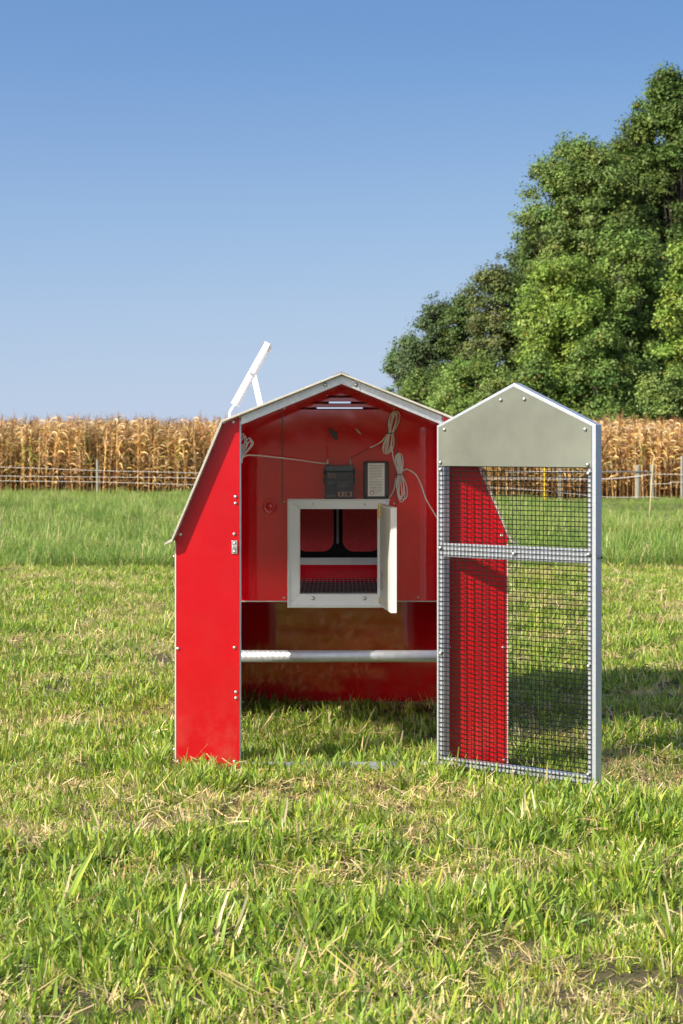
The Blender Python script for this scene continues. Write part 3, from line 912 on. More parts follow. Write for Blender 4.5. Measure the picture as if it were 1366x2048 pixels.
MB().tube(bez([at(722.5, 868, WY), at(724, 880, WY), at(727, 890, WY), at(733, 895.5, WY), at(740, 895.5, CY)], 8), 0.0011, 5).build('red_wire', M['red_wire'], ld, smooth=True)
MB().tube(bez([at(739, 895, CY), at(722, 905, CY - 0.006), at(707, 912, 0.745), at(702, 916, 0.736)], 6), 0.0010, 5).build('dark_wire', M['dark_wire'], ld, smooth=True)

# ------------------------------------------------------------------ solar panel on the roof
sol = thing('solar_panel', (-0.315, 0.45, roof_z(0.315)), 'small white-edged solar panel tilted on a stand on the roof', 'solar panel')
SY0, SY1 = 0.34, 0.57
pa, pb_ = at(461.5, 806, SY0), at(530.5, 682, SY0)
d_ = (pb_ - pa).normalized(); nrm = Vector((d_.z, 0, -d_.x))         # to the lower right
sf = lambda u, v, w: pa + d_ * u + nrm * v + Vector((0, w, 0))
SL = (pb_ - pa).length; ST = 0.023
MB().prism([(0, 0), (SL, 0), (SL, ST), (0, ST)], [], 0, SY1 - SY0, sf).build('panel_frame', M['solar_white'], sol, bevel=0.001)
MB().prism([(0.012, -0.0012), (SL - 0.012, -0.0012), (SL - 0.012, -0.0003), (0.012, -0.0003)], [], 0.012, SY1 - SY0 - 0.012, sf).build('cells', M['solar_cell'], sol)
MB().prism([(SL - 0.030, ST + 0.0003), (SL - 0.008, ST + 0.0003), (SL - 0.008, ST + 0.010), (SL - 0.030, ST + 0.010)], [], 0.02, 0.08, sf).build('junction_box', M['leaf_grey'], sol, bevel=0.001)
la = sf(SL * 0.50, ST + 0.0004, 0)
lx1 = -0.302
lbm = Vector((lx1, SY0, roof_z(lx1) + 0.001))
dl = (lbm - la); Ll = dl.length; dl.normalize(); nl = Vector((dl.z, 0, -dl.x))
MB().prism([(0, -0.011), (Ll, -0.011), (Ll, 0.011), (0, 0.011)], [], 0.004, 0.024, lambda u, v, w: la + dl * u + nl * v + Vector((0, w, 0))).build('stand_leg', M['solar_white'], sol, bevel=0.001)
MB().tube([sf(SL * 0.5, ST * 0.6, 0.0), sf(SL * 0.5, ST * 0.6, -0.004)], 0.005, 8).build('pivot_bolt', M['bolt'], sol)
ft = lambda u, v, w: Vector((lx1 + u, SY0 + w, roof_z(lx1 + u) + 0.0004 + v))
MB().prism([(-0.03, 0), (0.03, 0), (0.03, 0.003), (-0.03, 0.003)], [], -0.004, 0.03, ft).build('foot_plate', M['white'], sol)
bx = -0.432
MB().tube(bez([sf(0.002, ST * 0.45, 0.1), sf(-0.012, ST * 0.4, 0.1), at(460, 824, SY0 + 0.1), Vector((-0.4255, SY0 + 0.1, KNEE[1] + 0.003))], 6), 0.0042, 8).build('cable', M['cable'], sol, smooth=True)

# ------------------------------------------------------------------ instanced vegetation helpers
def strip(P, W, N=None):
    pass

class Blades:
    """many bent blades gathered into one mesh with a colour per blade"""
    def __init__(s):
        s.v = []; s.f = []; s.c = []
    def blade(s, base, yaw, lean, length, width, curl, col, segs=3, twist=0.0, tip=0.1):
        n = len(s.v)
        d = Vector((math.cos(yaw), math.sin(yaw), 0)); sd = Vector((-math.sin(yaw), math.cos(yaw), 0))
        p = Vector(base); ang = lean
        for i in range(segs + 1):
            t = i / segs
            w = width * (1 - t ** 2.2 * (1 - tip)) * 0.5
            tw = twist * t
            s2 = sd * math.cos(tw) + (d * math.cos(ang) - Vector((0, 0, 1)) * math.sin(ang)) * math.sin(tw)
            s.v.append(p - s2 * w); s.v.append(p + s2 * w)
            s.c += [col, col]
            st = length / segs
            p = p + (d * math.sin(ang) + Vector((0, 0, 1)) * math.cos(ang)) * st
            ang += curl / segs
        for i in range(segs):
            a = n + 2 * i
            s.f.append((a, a + 1, a + 3, a + 2))
        return p
    def mesh(s, name, mat):
        me = bpy.data.meshes.new(name)
        me.from_pydata([tuple(v) for v in s.v], [], s.f)
        at_ = me.attributes.new('Col', 'FLOAT_COLOR', 'POINT')
        arr = np.ones((len(s.c), 4), np.float32); arr[:, :3] = np.array(s.c, np.float32)
        at_.data.foreach_set('color', arr.ravel())
        me.materials.append(mat)
        me.shade_smooth()
        return me

def proto_collection(name, meshes):
    c = bpy.data.collections.new(name)
    for i, me in enumerate(meshes):
        o = bpy.data.objects.new('%s_%03d' % (name, i), me)
        c.objects.link(o)
    return c

def scatter(name, pts, rot, scl, idx, coll, label, cat=None):
    me = bpy.data.meshes.new(name)
    me.vertices.add(len(pts))
    me.vertices.foreach_set('co', np.asarray(pts, np.float32).ravel())
    a = me.attributes.new('rot', 'FLOAT_VECTOR', 'POINT'); a.data.foreach_set('vector', np.asarray(rot, np.float32).ravel())
    a = me.attributes.new('scl', 'FLOAT_VECTOR', 'POINT'); a.data.foreach_set('vector', np.asarray(scl, np.float32).ravel())
    a = me.attributes.new('idx', 'INT', 'POINT'); a.data.foreach_set('value', np.asarray(idx, np.int32).ravel())
    o = bpy.data.objects.new(name, me)
    COL.objects.link(o)
    ng = bpy.data.node_groups.new(name + '_scatter', 'GeometryNodeTree')
    ng.interface.new_socket('Geometry', in_out='INPUT', socket_type='NodeSocketGeometry')
    ng.interface.new_socket('Geometry', in_out='OUTPUT', socket_type='NodeSocketGeometry')
    N = ng.nodes; L = ng.links
    gi = N.new('NodeGroupInput'); go = N.new('NodeGroupOutput')
    ci = N.new('GeometryNodeCollectionInfo')
    ci.inputs['Collection'].default_value = coll
    ci.inputs['Separate Children'].default_value = True
    ci.inputs['Reset Children'].default_value = True
    ip = N.new('GeometryNodeInstanceOnPoints')
    ip.inputs['Pick Instance'].default_value = True
    def named(n, t):
        x = N.new('GeometryNodeInputNamedAttribute'); x.data_type = t; x.inputs['Name'].default_value = n
        return x.outputs['Attribute']
    L.new(gi.outputs[0], ip.inputs['Points'])
    L.new(ci.outputs[0], ip.inputs['Instance'])
    L.new(named('idx', 'INT'), ip.inputs['Instance Index'])
    L.new(named('rot', 'FLOAT_VECTOR'), ip.inputs['Rotation'])
    L.new(named('scl', 'FLOAT_VECTOR'), ip.inputs['Scale'])
    L.new(ip.outputs[0], go.inputs[0])
    md = o.modifiers.new('scatter', 'NODES'); md.node_group = ng
    tag(o, label, cat, None, 'stuff')
    return o

def jit(c, rg, a=0.2):
    k = 1 + rg.uniform(-a, a)
    return (max(0, c[0] * k * (1 + rg.uniform(-a, a) * 0.5)), max(0, c[1] * k), max(0, c[2] * k * (1 + rg.uniform(-a, a))))

G_FRESH = (0.290, 0.420, 0.045); G_DEEP = (0.135, 0.245, 0.030); G_YEL = (0.440, 0.500, 0.072); G_BLUE = (0.220, 0.350, 0.075)
STRAW = (0.76, 0.63, 0.33); STRAW_D = (0.50, 0.35, 0.15)

def tuft(rg, n, rad, lmin, lmax, wmin, wmax, mix, lean=0.75):
    b = Blades()
    cols, wts = zip(*mix)
    for i in range(n):
        a = rg.uniform(0, 6.283); r = rad * math.sqrt(rg.random())
        yaw = a + rg.uniform(-1.0, 1.0)
        col = jit(rg.choices(cols, wts)[0], rg)
        L = rg.uniform(lmin, lmax)
        b.blade((r * math.cos(a), r * math.sin(a), -0.004), yaw, rg.uniform(0.02, lean), L, rg.uniform(wmin, wmax), rg.uniform(-0.1, 1.3), col, 3, rg.uniform(-0.8, 0.8), rg.choice((0.08, 0.1, 0.5)))
    return b.mesh('grass_tuft', M['grass'])
def litter(rg, n, rad, lmin, lmax, w):
    b = Blades()
    for i in range(n):
        a = rg.uniform(0, 6.283); r = rad * math.sqrt(rg.random())
        b.blade((r * math.cos(a), r * math.sin(a), rg.uniform(0.002, 0.028)), rg.uniform(0, 6.283), rg.uniform(1.15, 1.75), rg.uniform(lmin, lmax), rg.uniform(w * .6, w * 1.5),
                rg.uniform(-0.5, 0.6), jit(rg.choice((STRAW, STRAW, STRAW_D)), rg), 2, rg.uniform(-1, 1), 0.6)
    return b.mesh('grass_litter', M['grass'])

rg = random.Random(21)
lawn_meshes = []
for i in range(6): lawn_meshes.append(tuft(rg, 13, 0.030, 0.025, 0.068, 0.0040, 0.0078, [(G_FRESH, 5), (G_DEEP, 4), (G_YEL, 2), (STRAW, 0.7)], 1.15))      # 0-5
for i in range(4): lawn_meshes.append(tuft(rg, 8, 0.026, 0.035, 0.085, 0.0060, 0.0115, [(G_FRESH, 4), (G_BLUE, 4), (G_DEEP, 3), (G_YEL, 1)], 1.1))      # 6-9
for i in range(4): lawn_meshes.append(tuft(rg, 13, 0.030, 0.02, 0.055, 0.0036, 0.0070, [(G_YEL, 6), (STRAW, 2), (G_FRESH, 4)], 1.3))                    # 10-13
for i in range(4): lawn_meshes.append(tuft(rg, 12, 0.030, 0.02, 0.055, 0.0034, 0.0070, [(STRAW, 7), (STRAW_D, 2), (G_YEL, 2)], 1.45))                    # 14-17
for i in range(4): lawn_meshes.append(litter(rg, 9, 0.05, 0.03, 0.10, 0.0042))                                                                          # 18-21
for i in range(3): lawn_meshes.append(tuft(rg, 5, 0.02, 0.07, 0.14, 0.0040, 0.0080, [(G_FRESH, 4), (G_YEL, 3), (G_BLUE, 2), (STRAW, 1)], 1.0))          # 22-24
lawn_coll = proto_collection('lawn_tuft', lawn_meshes)

def frustum_pts(y0, y1, dens, mx, near=None):
    """random ground points in the wedge the picture shows, with a margin at the sides"""
    out = []
    n = 0
    hw = lambda y: 0.155 * (CAM_D + y) + mx + 0.10 * (CAM_D + y)
    W = hw(y1)
    N = int(dens * (y1 - y0) * 2 * W)
    x = rng.uniform(-W, W, N); y = rng.uniform(y0, y1, N)
    k = np.abs(x) < hw(y)
    return x[k], y[k]

def clear_of_coop(x, y, m=0.012):
    ok = np.ones(len(x), bool)
    for yy, xa, xb in ((0.02, -SIDE, -JAMB + 0.03), (0.02, JAMB - 0.03, SIDE), (BACK_Y, -SIDE, SIDE)):
        ok &= ~((np.abs(y - yy) < 0.03 + m) & (x > xa - m) & (x < xb + m))
    for xx in (-SIDE + 0.02, SIDE - 0.02):
        ok &= ~((np.abs(x - xx) < 0.03 + m) & (y > -m) & (y < BACK_Y + m))
    # the strip under the open door
    dx, dy = x - DH.x, y - DH.y
    u = dx * DU.x + dy * DU.y; w = -(dx * DN.x + dy * DN.y)
    ok &= ~((u > -0.02) & (u < DW + 0.02) & (w > -0.012) & (w < TD + 0.012))
    return ok

def lawn(name, y0, y1, dens, mx, size, label):
    x, y = frustum_pts(y0, y1, dens, mx)
    k = clear_of_coop(x, y)
    x, y = x[k], y[k]
    n = len(x)
    dry = 0.34 * vnoise(x, y, 0.62, 11) + 0.42 * vnoise(x, y, 0.21, 12) + 0.24 * vnoise(x * 0.5, y * 1.2, 1.1, 13)
    dry += 0.10 * np.clip((y - 4) / 6, 0, 1) * (vnoise(x * 0.25, y * 1.3, 0.7, 17) - 0.35) * 2
    lush = 0.55 * vnoise(x, y, 0.42, 14) + 0.30 * vnoise(x, y, 0.14, 15) + 0.15 * vnoise(x, y, 1.3, 16)
    far = np.clip((y - 2) / 6, 0, 1)
    g = lush - 0.035 * far + rng.normal(0, 0.06, n)
    u = rng.random(n)
    green = np.where(u < 0.66, rng.integers(0, 6, n), rng.integers(6, 10, n))
    pale = np.where(u < 0.5, rng.integers(10, 14, n), np.where(u < 0.82, rng.integers(0, 6, n), rng.integers(14, 18, n)))
    idx = np.where(g > 0.43, green, pale)
    pd = np.clip((dry - 0.43) * 2.4, 0.05, 0.6) * np.where(g > 0.55, 0.5, 1.0)
    d2 = rng.random(n)
    idx = np.where(d2 < pd, np.where(u < 0.45, rng.integers(14, 18, n), rng.integers(18, 22, n)), idx)
    idx = np.where(rng.random(n) < 0.015, rng.integers(22, 25, n), idx)
    s = size * rng.uniform(0.6, 1.3, n) * (0.45 + 1.05 * lush)
    # bare trampled hollows
    bare = vnoise(x, y, 0.42, 19) > 0.87
    keep = ~(bare & (rng.random(n) < 0.7) & (idx < 18))
    keep &= rng.random(n) < np.clip(2.1 * vnoise(x, y, 0.085, 23) - 0.12, 0.18, 1)
    z = terrain(x, y)
    pts = np.stack([x, y, z], 1)[keep]
    rot = np.stack([rng.normal(0, 0.24, n), rng.normal(0, 0.24, n), rng.uniform(0, 6.283, n)], 1)[keep]
    sc = np.stack([s, s, s * rng.uniform(0.8, 1.2, n)], 1)[keep]
    scatter(name, pts, rot, sc, idx[keep], lawn_coll, label)
lawn('lawn_grass', -4.6, 1.2, 1900, 0.6, 0.88, 'short mown grass with straw in the foreground')
lawn('lawn_grass', 1.2, 13.6, 900, 0.8, 0.92, 'mown lawn behind the coop up to the taller grass')

# taller pasture grass behind the lawn
tall_meshes = []
G_P1 = (0.215, 0.345, 0.060); G_P2 = (0.135, 0.245, 0.042); G_P3 = (0.340, 0.440, 0.110)
for i in range(7):
    tall_meshes.append(tuft(rg, 34, 0.13, 0.06, 0.30, 0.004, 0.008, [(G_P1, 6), (G_P2, 4), (G_P3, 2), (STRAW, 0.5)], 0.9))
for i in range(2):
    tall_meshes.append(tuft(rg, 26, 0.10, 0.12, 0.36, 0.004, 0.007, [(STRAW, 2), (G_P3, 4), (G_P1, 2)], 0.5))
tall_coll = proto_collection('pasture_tuft', tall_meshes)
x, y = [], []
for a, b, dn in ((13.0, 20, 105), (20, 34, 62), (34, 61.5, 34)):
    xx, yy = frustum_pts(a, b, dn, 1.0)
    x.append(xx); y.append(yy)
x = np.concatenate(x); y = np.concatenate(y)
edge = 13.0 + (vnoise(x, y * 0, 1.3, 31) - 0.5) * 1.4 + (vnoise(x, y, 0.4, 32) - 0.5) * 1.3
k = y > edge
x, y = x[k], y[k]; n = len(x)
nz_ = vnoise(x, y, 1.6, 33)
s = rng.uniform(0.6, 1.1, n) * (0.55 + 0.7 * nz_)
s *= np.where((x > 3.2 + 0.05 * y) & (y > 27), 0.45, 1.0)
idx = np.where(rng.random(n) < 0.10 + 0.25 * (vnoise(x, y, 2.2, 35) > 0.72), rng.integers(7, 9, n), rng.integers(0, 7, n))
scatter('pasture_grass', np.stack([x, y, terrain(x, y)], 1), np.stack([rng.normal(0, .1, n), rng.normal(0, .1, n), rng.uniform(0, 6.28, n)], 1), np.stack([s * 1.1, s * 1.1, s], 1), idx, tall_coll,
        'taller green pasture grass between the lawn and the corn')

# ------------------------------------------------------------------ corn field
CORN_Y = 61.2
C_TAN = (0.67, 0.47, 0.22); C_GOLD = (0.74, 0.51, 0.20); C_PALE = (0.82, 0.66, 0.38); C_BRN = (0.38, 0.22, 0.10); C_GRN = (0.34, 0.39, 0.09)
def corn_plant(rg):
    b = Blades()
    H = rg.uniform(1.95, 2.3)
    stalk = jit(rg.choice((C_TAN, C_GOLD, C_BRN)), rg, 0.15)
    lx, ly = rg.uniform(-0.07, 0.07), rg.uniform(-0.07, 0.07)
    for k in range(3):
        b.blade((0, 0, 0), k * 1.047 + 0.3, math.atan2(lx, H), H, 0.030, 0.02, stalk, 4, 0, 0.35)
    green = rg.random() < 0.35
    nl = rg.randint(30, 36)
    yaw0 = rg.uniform(0, 6.28)
    for i in range(nl):
        t = (i + 0.6) / nl
        z = 0.18 + t ** 0.85 * (H - 0.22)
        yaw = yaw0 + (i % 2) * math.pi + rg.uniform(-0.5, 0.5)
        if t < 0.35:
            col = rg.choice((C_TAN, C_BRN, C_GOLD))
        else:
            col = rg.choice((C_TAN, C_GOLD, C_PALE, C_GOLD, C_TAN, C_BRN))
        if green and 0.25 < t < 0.75 and rg.random() < 0.45:
            col = C_GRN
        L = rg.uniform(0.26, 0.54) * (0.7 + 0.5 * math.sin(t * 3.1))
        b.blade((lx * t, ly * t, z), yaw, rg.uniform(0.25, 0.7), L, rg.uniform(0.034, 0.062), rg.uniform(0.9, 3.2), jit(col, rg, 0.22), 5, rg.uniform(-2.2, 2.2), 0.12)
    # ear in its husk
    for k in range(3):
        b.blade((lx * .5, ly * .5, 1.0 + rg.uniform(-.1, .1)), yaw0 + k * 2.1, 0.5, 0.24, 0.06, 0.6, jit(C_PALE, rg), 3, 0, 0.3)
    # tassel
    for k in range(7):
        b.blade((lx, ly, H - 0.03), rg.uniform(0, 6.28), rg.uniform(0.05, 0.55), rg.uniform(0.18, 0.34), 0.010, rg.uniform(0, 0.7), jit(C_BRN, rg), 3, 0, 0.4)
    return b.mesh('corn_plant', M['corn'])
corn_coll = proto_collection('corn_stalk', [corn_plant(rg) for _ in range(14)])
px_, py_ = [], []
for row in range(14):
    yr = CORN_Y + row * 0.62
    sp = 0.125 if row < 6 else 0.19
    xs = np.arange(-34, 36, sp)
    px_.append(xs + rng.normal(0, 0.035, len(xs))); py_.append(yr + rng.normal(0, 0.05, len(xs)))
x = np.concatenate(px_); y = np.concatenate(py_); n = len(x)
s = rng.uniform(0.90, 1.08, n) * (0.95 + 0.10 * vnoise(x, y, 2.5, 41))
scatter('corn_field', np.stack([x, y, terrain(x, np.minimum(y, 60))], 1), np.stack([rng.normal(0, .05, n), rng.normal(0, .05, n), rng.uniform(0, 6.28, n)], 1),
        np.stack([s, s, s], 1), rng.integers(0, 14, n), corn_coll, 'field of dry golden corn standing behind the fence', None)

# ------------------------------------------------------------------ fences along the corn
def gz(x, y): return float(terrain(np.array([x]), np.array([min(y, 60)]))[0])
def post(parent, x, y, h, r, mat, name='post', lean=0.0):
    z = gz(x, y)
    MB().tube([(x, y, z - 0.2), (x + lean * 0.5, y, z + h * 0.5), (x + lean, y, z + h - 0.012), (x + lean, y, z + h)], [r, r * 0.98, r * 0.96, r * 0.8], 12).build(name, mat, parent, smooth=False)
FY = 60.2
ks = (CAM_D + FY) / 4456
fx = lambda px: (px - 683) * ks
fz = lambda py: CAM_H - (py - 880) * ks
fl = thing('wire_fence', (fx(195), FY, gz(fx(195), FY)), 'three pale fence wires with one slim post before the corn at left', 'fence')
h = fz(920) - gz(fx(195), FY)
post(fl, fx(195), FY, h, 0.045, M['post_wood'])
for pa_ in ([(-1300, 900), (-260, 928), (0, 934), (195, 941), (400, 946), (700, 956), (880, 962)], [(-1300, 938), (-260, 950), (0, 952), (195, 954), (400, 956), (700, 962), (880, 966)], [(-1300, 945), (-260, 958), (0, 961.5), (195, 964), (400, 969.5), (700, 976), (880, 982)]):
    MB().tube(bez([(fx(a), FY - 0.055, fz(b)) for a, b in pa_], 5), 0.0062, 5).build('wire', M['rope'], fl, smooth=True)
frn = thing('wire_fence', (fx(1275), FY, gz(fx(1275), FY)), 'wooden fence posts with a grey rail and white wires before the corn at right', 'fence')
for px, py, r in ((1120, 925, 0.06), (1275, 930, 0.085), (1304.5, 929, 0.070), (1364, 912, 0.05), (1640, 925, 0.07)):
    post(frn, fx(px), FY, fz(py) - gz(fx(px), FY), r, M['post_wood'], lean=0.02 if px == 1275 else 0)
MB().tube([(fx(1010), FY - 0.09, fz(944)), (fx(1310), FY - 0.09, fz(943.5))], 0.022, 8).build('rail', M['rail_grey'], frn, smooth=True)
for pa_ in ([(950, 953), (1080, 955), (1200, 957), (1275, 952), (1304, 948), (1366, 949), (1640, 952)], [(900, 958), (1060, 958), (1200, 959), (1300, 950)],
            [(900, 972), (1060, 979), (1200, 993), (1275, 994), (1304, 994), (1366, 999), (1640, 1006)], [(1300, 968), (1340, 967), (1366, 964), (1640, 965)]):
    MB().tube(bez([(fx(a), FY - 0.11, fz(b)) for a, b in pa_], 5), 0.0062, 5).build('wire', M['rope'], frn, smooth=True)
# stakes
def stake(name, px, py, depth, pyb, r, mat, label, lean):
    k2 = (CAM_D + depth) / 4456
    xx = (px - 683) * k2
    z0 = gz(xx, depth)
    zt = CAM_H - (py - 880) * k2
    o = MB().tube([(xx - lean, depth, z0 - 0.1), (xx - lean * .5, depth, (z0 + zt) / 2), (xx, depth, zt - 0.02), (xx, depth, zt)], [r, r, r, r * .6], 8)
    o.tube([(xx - lean * 0.7, depth - r * 1.3, z0 + (zt - z0) * .3), (xx - lean * 0.7, depth - r * 2.6, z0 + (zt - z0) * .3)], r * 0.8, 6)
    o.tube([(xx - lean * 0.2, depth - r * 1.3, z0 + (zt - z0) * .8), (xx - lean * 0.2, depth - r * 2.6, z0 + (zt - z0) * .8)], r * 0.8, 6)
    tag(o.build(name, mat, None), label, 'fence stake')
stake('fence_stake', 1088.5, 922, 50, 1000, 0.024, M['yellow'], 'bright yellow plastic fence stake seen through the door mesh', 0.0)
stake('fence_stake', 1307, 916, 42, 1035, 0.016, M['stake'], 'thin leaning tan stake in front of the two wooden posts', 0.09)

# ------------------------------------------------------------------ trees
def leaf_cloud(cen, nor, size, col):
    """folded diamond leaves: two triangles each"""
    n = len(cen)
    r1 = rng.normal(size=(n, 3))
    nor = nor / np.linalg.norm(nor, axis=1, keepdims=True)
    a = np.cross(nor, r1); a /= np.linalg.norm(a, axis=1, keepdims=True)
    b = np.cross(nor, a)
    L = size[:, None]; W = size[:, None] * rng.uniform(0.45, 0.75, (n, 1))
    v0 = cen - a * L * .5; v2 = cen + a * L * .5 - nor * L * 0.10
    v1 = cen + b * W * .5 - nor * L * 0.12; v3 = cen - b * W * .5 - nor * L * 0.12
    V = np.stack([v0, v1, v2, v3], 1).reshape(-1, 3)
    base = np.arange(n)[:, None] * 4
    F = np.concatenate([base + np.array([[0, 1, 2]]), base + np.array([[0, 2, 3]])], 0)
    C = np.repeat(col, 4, axis=0)
    return V, F, C

def mesh_np(name, V, F, C, mat):
    me = bpy.data.meshes.new(name)
    me.vertices.add(len(V)); me.vertices.foreach_set('co', V.astype(np.float32).ravel())
    m = len(F)
    me.loops.add(m * 3); me.loops.foreach_set('vertex_index', F.astype(np.int32).ravel())
    me.polygons.add(m); me.polygons.foreach_set('loop_start', np.arange(0, m * 3, 3, dtype=np.int32))
    me.update(calc_edges=True)
    a = me.attributes.new('Col', 'FLOAT_COLOR', 'POINT')
    arr = np.ones((len(V), 4), np.float32); arr[:, :3] = C
    a.data.foreach_set('color', arr.ravel())
    me.materials.append(mat)
    return me

def tree(px, top, half, dist, col, label, low=0.12, leaf=0.225, dens=1.0, lacy=0.0, shape=1.0, name='broadleaf_tree', cat='tree'):
    y = dist - CAM_D
    k2 = dist / 4456
    x = (px - 683) * k2
    g = gz(x, y) - 0.1
    ztop = CAM_H - (top + 26 - 880) * k2
    H = ztop - g
    rx = half * k2
    zc0 = g + H * low                                 # crown underside
    cz = (zc0 + ztop) / 2; rz = (ztop - zc0) / 2
    t = thing(name, (x, y, g), label, cat, 'trees of the wood beyond the corn' if cat == 'tree' else 'shrubs at the foot of the wood')
    # trunk and limbs
    tr = MB()
    rb = 0.018 * H + 0.06
    pts = [(x + rng.normal(0, 0.02) * H * f, y + rng.normal(0, 0.02) * H * f, g - 0.3 + f * H * 0.85) for f in (0, 0.12, 0.3, 0.5, 0.75, 1.0)]
    tr.tube(pts, [rb * 1.35, rb, rb * 0.85, rb * 0.65, rb * 0.4, rb * 0.12], 8)
    # leaf clumps spread through the crown
    area = 4 * math.pi * rx * (rx + rz) / 2
    P = int(max(20, area / 0.92 * (1 - 0.30 * lacy)))
    th = rng.uniform(0, 2 * math.pi, P); cu = rng.uniform(-0.92, 1.0, P)
    rad = rng.uniform(0.62, 1.0, P) * (1 + 0.20 * np.sin(th * 2 + px) * np.cos(cu * 3 + top) + 0.13 * np.sin(th * 5 + cu * 6 + half))
    inn = rng.random(P) < 0.16
    rad[inn] *= 0.55
    prof = np.sqrt(np.clip(1 - cu ** 2, 0.0, 1)) ** shape
    dcol = rng.uniform(0.65, 1.2, P)
    pc_ = np.stack([x + rx * prof * rad * np.cos(th), y + rx * prof * rad * np.sin(th), cz + rz * cu * (0.80 + 0.2 * rad)], 1)
    pr__ = rng.uniform(0.55, 1.05, P) * min(1.0, 0.32 * rx + 0.25)
    for i in range(0, P, 3):
        f = float(np.clip((pc_[i, 2] - g) / H * 0.75, 0.1, 0.8))
        q = Vector(pts[0]).lerp(Vector(pts[-1]), f)
        e_ = Vector(pc_[i]); mid = q.lerp(e_, 0.5) + Vector((0, 0, -0.06 * (e_ - q).length))
        tr.tube([q, mid, e_], [rb * 0.2 * (1 - f * .6) + 0.015, rb * 0.10 + 0.010, 0.012], 5)
    tr.build('trunk', M['bark'], t, smooth=True)
    Vs = []
    cen, nor, siz, cl = [], [], [], []
    for i in range(P):
        n = int(dens * (80 + 190 * pr__[i] ** 2) * (0.26 / leaf) ** 1.4)
        d = rng.normal(size=(n, 3)); d /= np.linalg.norm(d, axis=1, keepdims=True)
        d[:, 2] = np.where(d[:, 2] < -0.25, d[:, 2] * 0.5, d[:, 2])
        rr_ = rng.random(n) ** 0.45
        wob = 1 + 0.35 * np.sin(d[:, 0] * 5 + i) * np.cos(d[:, 1] * 4 + i * 2)
        p = pc_[i] + d * (pr__[i] * rr_ * wob)[:, None] * np.array([1.15, 1.15, 0.85])
        p += rng.normal(0, 0.10, (n, 3))
        outw = pc_[i] - np.array([x, y, cz - rz * 0.3]); outw = outw / (np.linalg.norm(outw) + 1e-6)
        cen.append(p); nor.append(d * 0.7 + outw * 0.35 + np.array([0, 0, 0.35]) + rng.normal(0, 0.45, (n, 3)))
        siz.append(leaf * rng.uniform(0.6, 1.35, n))
        c = np.array(col)[None, :] * dcol[i] * rng.uniform(0.7, 1.3, (n, 1)) * np.array([1 + rng.normal(0, .08), 1, 1])
        odd = rng.random(n) < 0.012
        c[odd] = np.array([0.22, 0.16, 0.03])
        cl.append(c)
    # small sprays at the rim break the outline
    ns = int(P * 1.1)
    ii = rng.integers(0, P, ns)
    out = pc_[ii] - np.array([x, y, cz]); out /= np.linalg.norm(out, axis=1, keepdims=True) + 1e-6
    sp_ = pc_[ii] + out * (pr__[ii] * rng.uniform(0.75, 1.35, ns))[:, None] + rng.normal(0, 0.18, (ns, 3))
    p = np.repeat(sp_, 13, axis=0) + rng.normal(0, 0.17, (ns * 13, 3))
    o2 = np.repeat(out, 13, axis=0)
    cen.append(p); nor.append(o2 + rng.normal(0, .6, (ns * 13, 3))); siz.append(leaf * rng.uniform(.6, 1.2, ns * 13)); cl.append(np.array(col)[None] * rng.uniform(.7, 1.3, (ns * 13, 1)))
    V, F, C = leaf_cloud(np.concatenate(cen), np.concatenate(nor), np.concatenate(siz), np.concatenate(cl))
    me = mesh_np('crown', V, F, C, M['tree_leaf'])
    o = bpy.data.objects.new('crown', me)
    link_child(o, t)
    return t

T_DARK = (0.110, 0.175, 0.045); T_BLUE = (0.110, 0.175, 0.065); T_MID = (0.145, 0.230, 0.048); T_LIT = (0.170, 0.250, 0.056); T_YEL = (0.190, 0.282, 0.046); T_OLV = (0.160, 0.200, 0.060)
# the far end of the wood, at left
tree(815, 650, 44, 182, T_BLUE, 'small rounded blue-green tree at the left end of the wood')
tree(868, 578, 62, 180, T_BLUE, 'dark blue-green tree second from the left end of the wood')
tree(925, 565, 48, 178, T_DARK, 'narrow dark tree between the blue-green tree and the olive tree')
tree(985, 515, 62, 172, T_OLV, 'olive-green tree left of the big oak in the wood')
tree(1034, 484, 26, 190, T_BLUE, 'thin pointed dark treetop showing beside the olive tree', shape=1.6)
tree(852, 725, 62, 168, T_MID, 'low broad tree in front of the left end of the wood')
tree(945, 700, 85, 164, T_MID, 'spreading mid-green tree above the coop roof and door', low=0.05)
tree(1010, 730, 60, 158, T_LIT, 'low light green tree just behind the door gable', low=0.05)
# the near part of the wood, at right
tree(1165, 262, 128, 150, T_LIT, 'big lacy light green oak overhanging the wood', low=0.34, lacy=0.2, shape=1.25, dens=1.2)
tree(1245, 250, 80, 156, T_MID, 'tall green tree right behind the big light oak', low=0.25)
tree(1345, 128, 100, 152, T_MID, 'tallest tree of the wood at the right edge', low=0.30, lacy=0.0, dens=1.3)
tree(1420, 200, 125, 156, T_DARK, 'tall dark tree half out of frame at the right edge', low=0.2)
tree(1125, 500, 88, 138, T_YEL, 'bright yellow-green maple in the middle of the wood', low=0.03)
tree(1255, 440, 80, 140, T_MID, 'dense green tree right of the yellow-green maple', low=0.04)
tree(1310, 480, 95, 144, T_DARK, 'dark tree between the green tree and the right edge', low=0.03)
tree(1380, 450, 58, 134, T_YEL, 'yellow-green tree cut by the right edge', low=0.10)
tree(1200, 640, 70, 134, T_MID, 'low green tree right of the foot of the maple', low=0.02)
tree(1075, 690, 55, 133, T_MID, 'low green tree at the left foot of the maple', low=0.02)
# dark trees deeper in the wood close the gaps
tree(1090, 430, 90, 172, T_DARK, 'dark tree deep in the wood behind the maple', low=0.05)
tree(1230, 380, 120, 172, T_DARK, 'dark tree deep in the wood behind the green tree', low=0.05)
tree(1480, 180, 130, 160, T_DARK, 'dark tree beyond the right edge of the picture', low=0.1)
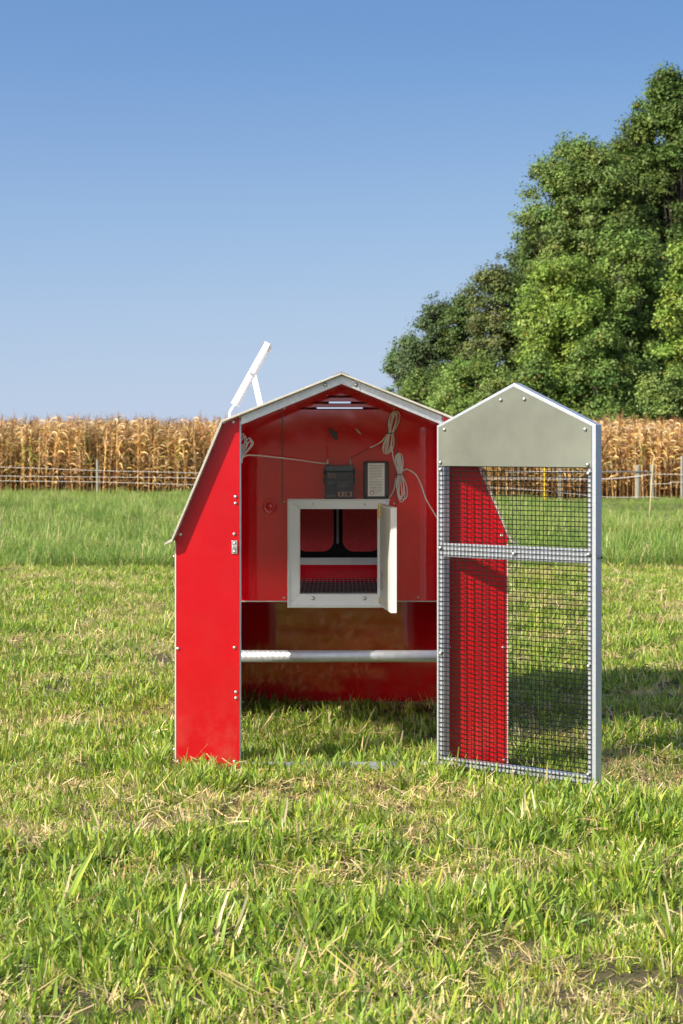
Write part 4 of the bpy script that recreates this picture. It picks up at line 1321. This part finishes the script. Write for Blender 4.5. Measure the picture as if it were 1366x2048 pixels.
# shrubs along the foot
tree(1345, 715, 62, 128, T_LIT, 'light green feathery shrub at the right edge above the corn', low=0.0, name='shrub', cat='shrub', leaf=0.17)
tree(1225, 790, 55, 128, T_MID, 'dark green shrub left of the feathery shrub above the corn', low=0.0, name='shrub', cat='shrub', leaf=0.20)
tree(1300, 815, 55, 127, T_YEL, 'low yellow-green shrub just above the corn at right', low=0.0, name='shrub', cat='shrub', leaf=0.18)

# unseen wood added behind the camera so the red panels mirror something dark
n = 26000
bx_ = rng.uniform(-120, 120, 420)
bw = rng.uniform(2.5, 5.0, 420)
bh = 2.5 + 4.5 * vnoise(bx_, bx_ * 0, 14, 51) + rng.uniform(-1, 1, 420)
ii = rng.integers(0, 420, n)
d = rng.normal(size=(n, 3)); d /= np.linalg.norm(d, axis=1, keepdims=True)
rr2 = rng.random(n) ** 0.4
cen_ = np.stack([bx_[ii] + d[:, 0] * bw[ii] * rr2, -170 - rng.uniform(0, 6, 420)[ii] + d[:, 1] * bw[ii] * rr2, bh[ii] * 0.5 + d[:, 2] * bh[ii] * 0.55 * rr2 + 0.2], 1)
V, F, C = leaf_cloud(cen_, d + np.array([0, 0, 0.4]) + rng.normal(0, .4, (n, 3)), rng.uniform(0.6, 1.2, n), np.array(T_MID)[None] * rng.uniform(0.6, 1.3, (n, 1)))
wd = bpy.data.objects.new('distant_wood', mesh_np('distant_wood', V, F, C, M['tree_leaf']))
COL.objects.link(wd)
tag(wd, 'added unseen wood behind the viewer, mirrored in the red panels', None, None, 'stuff')

# ------------------------------------------------------------------ small things in the lawn
dl0 = Vector((at(655, 1806, 0).x, 0, 0))
dist_ = 4456 * CAM_H / (1808 - 880) - CAM_D
kx = (CAM_D + dist_) / 4456
cx_ = (656 - 683) * kx
b = Blades()
vs = []
N = 9
lv = MB()
for i in range(N):
    t = i / (N - 1)
    w = 0.013 * math.sin(math.pi * (0.08 + 0.9 * t)) + 0.002
    zz = 0.030 + 0.006 * math.sin(t * 7)
    for s_, dz in ((-1, 0.008), (0, -0.002), (1, 0.010)):
        vs.append((cx_ - 0.042 + 0.084 * t, dist_ + s_ * w, zz + dz + 0.003 * math.sin(t * 11 + s_)))
for s_ in range(N):
    pass
fs = []
for i in range(N - 1):
    for j in range(2):
        a = i * 3 + j
        fs.append((a, a + 3, a + 4, a + 1))
n0 = len(vs)
vs2 = [(v[0], v[1], v[2] - 0.0015) for v in vs]
fs2 = [tuple(i + n0 for i in f[::-1]) for f in fs]
lv.add(vs + vs2, fs + fs2)
lo_ = lv.build('dead_leaf', M['dead_leaf'], None, smooth=True)
lo_.location.z = float(terrain(np.array([cx_]), np.array([dist_]))[0])
tag(lo_, 'curled dark brown dead leaf lying in the foreground grass', 'leaf')
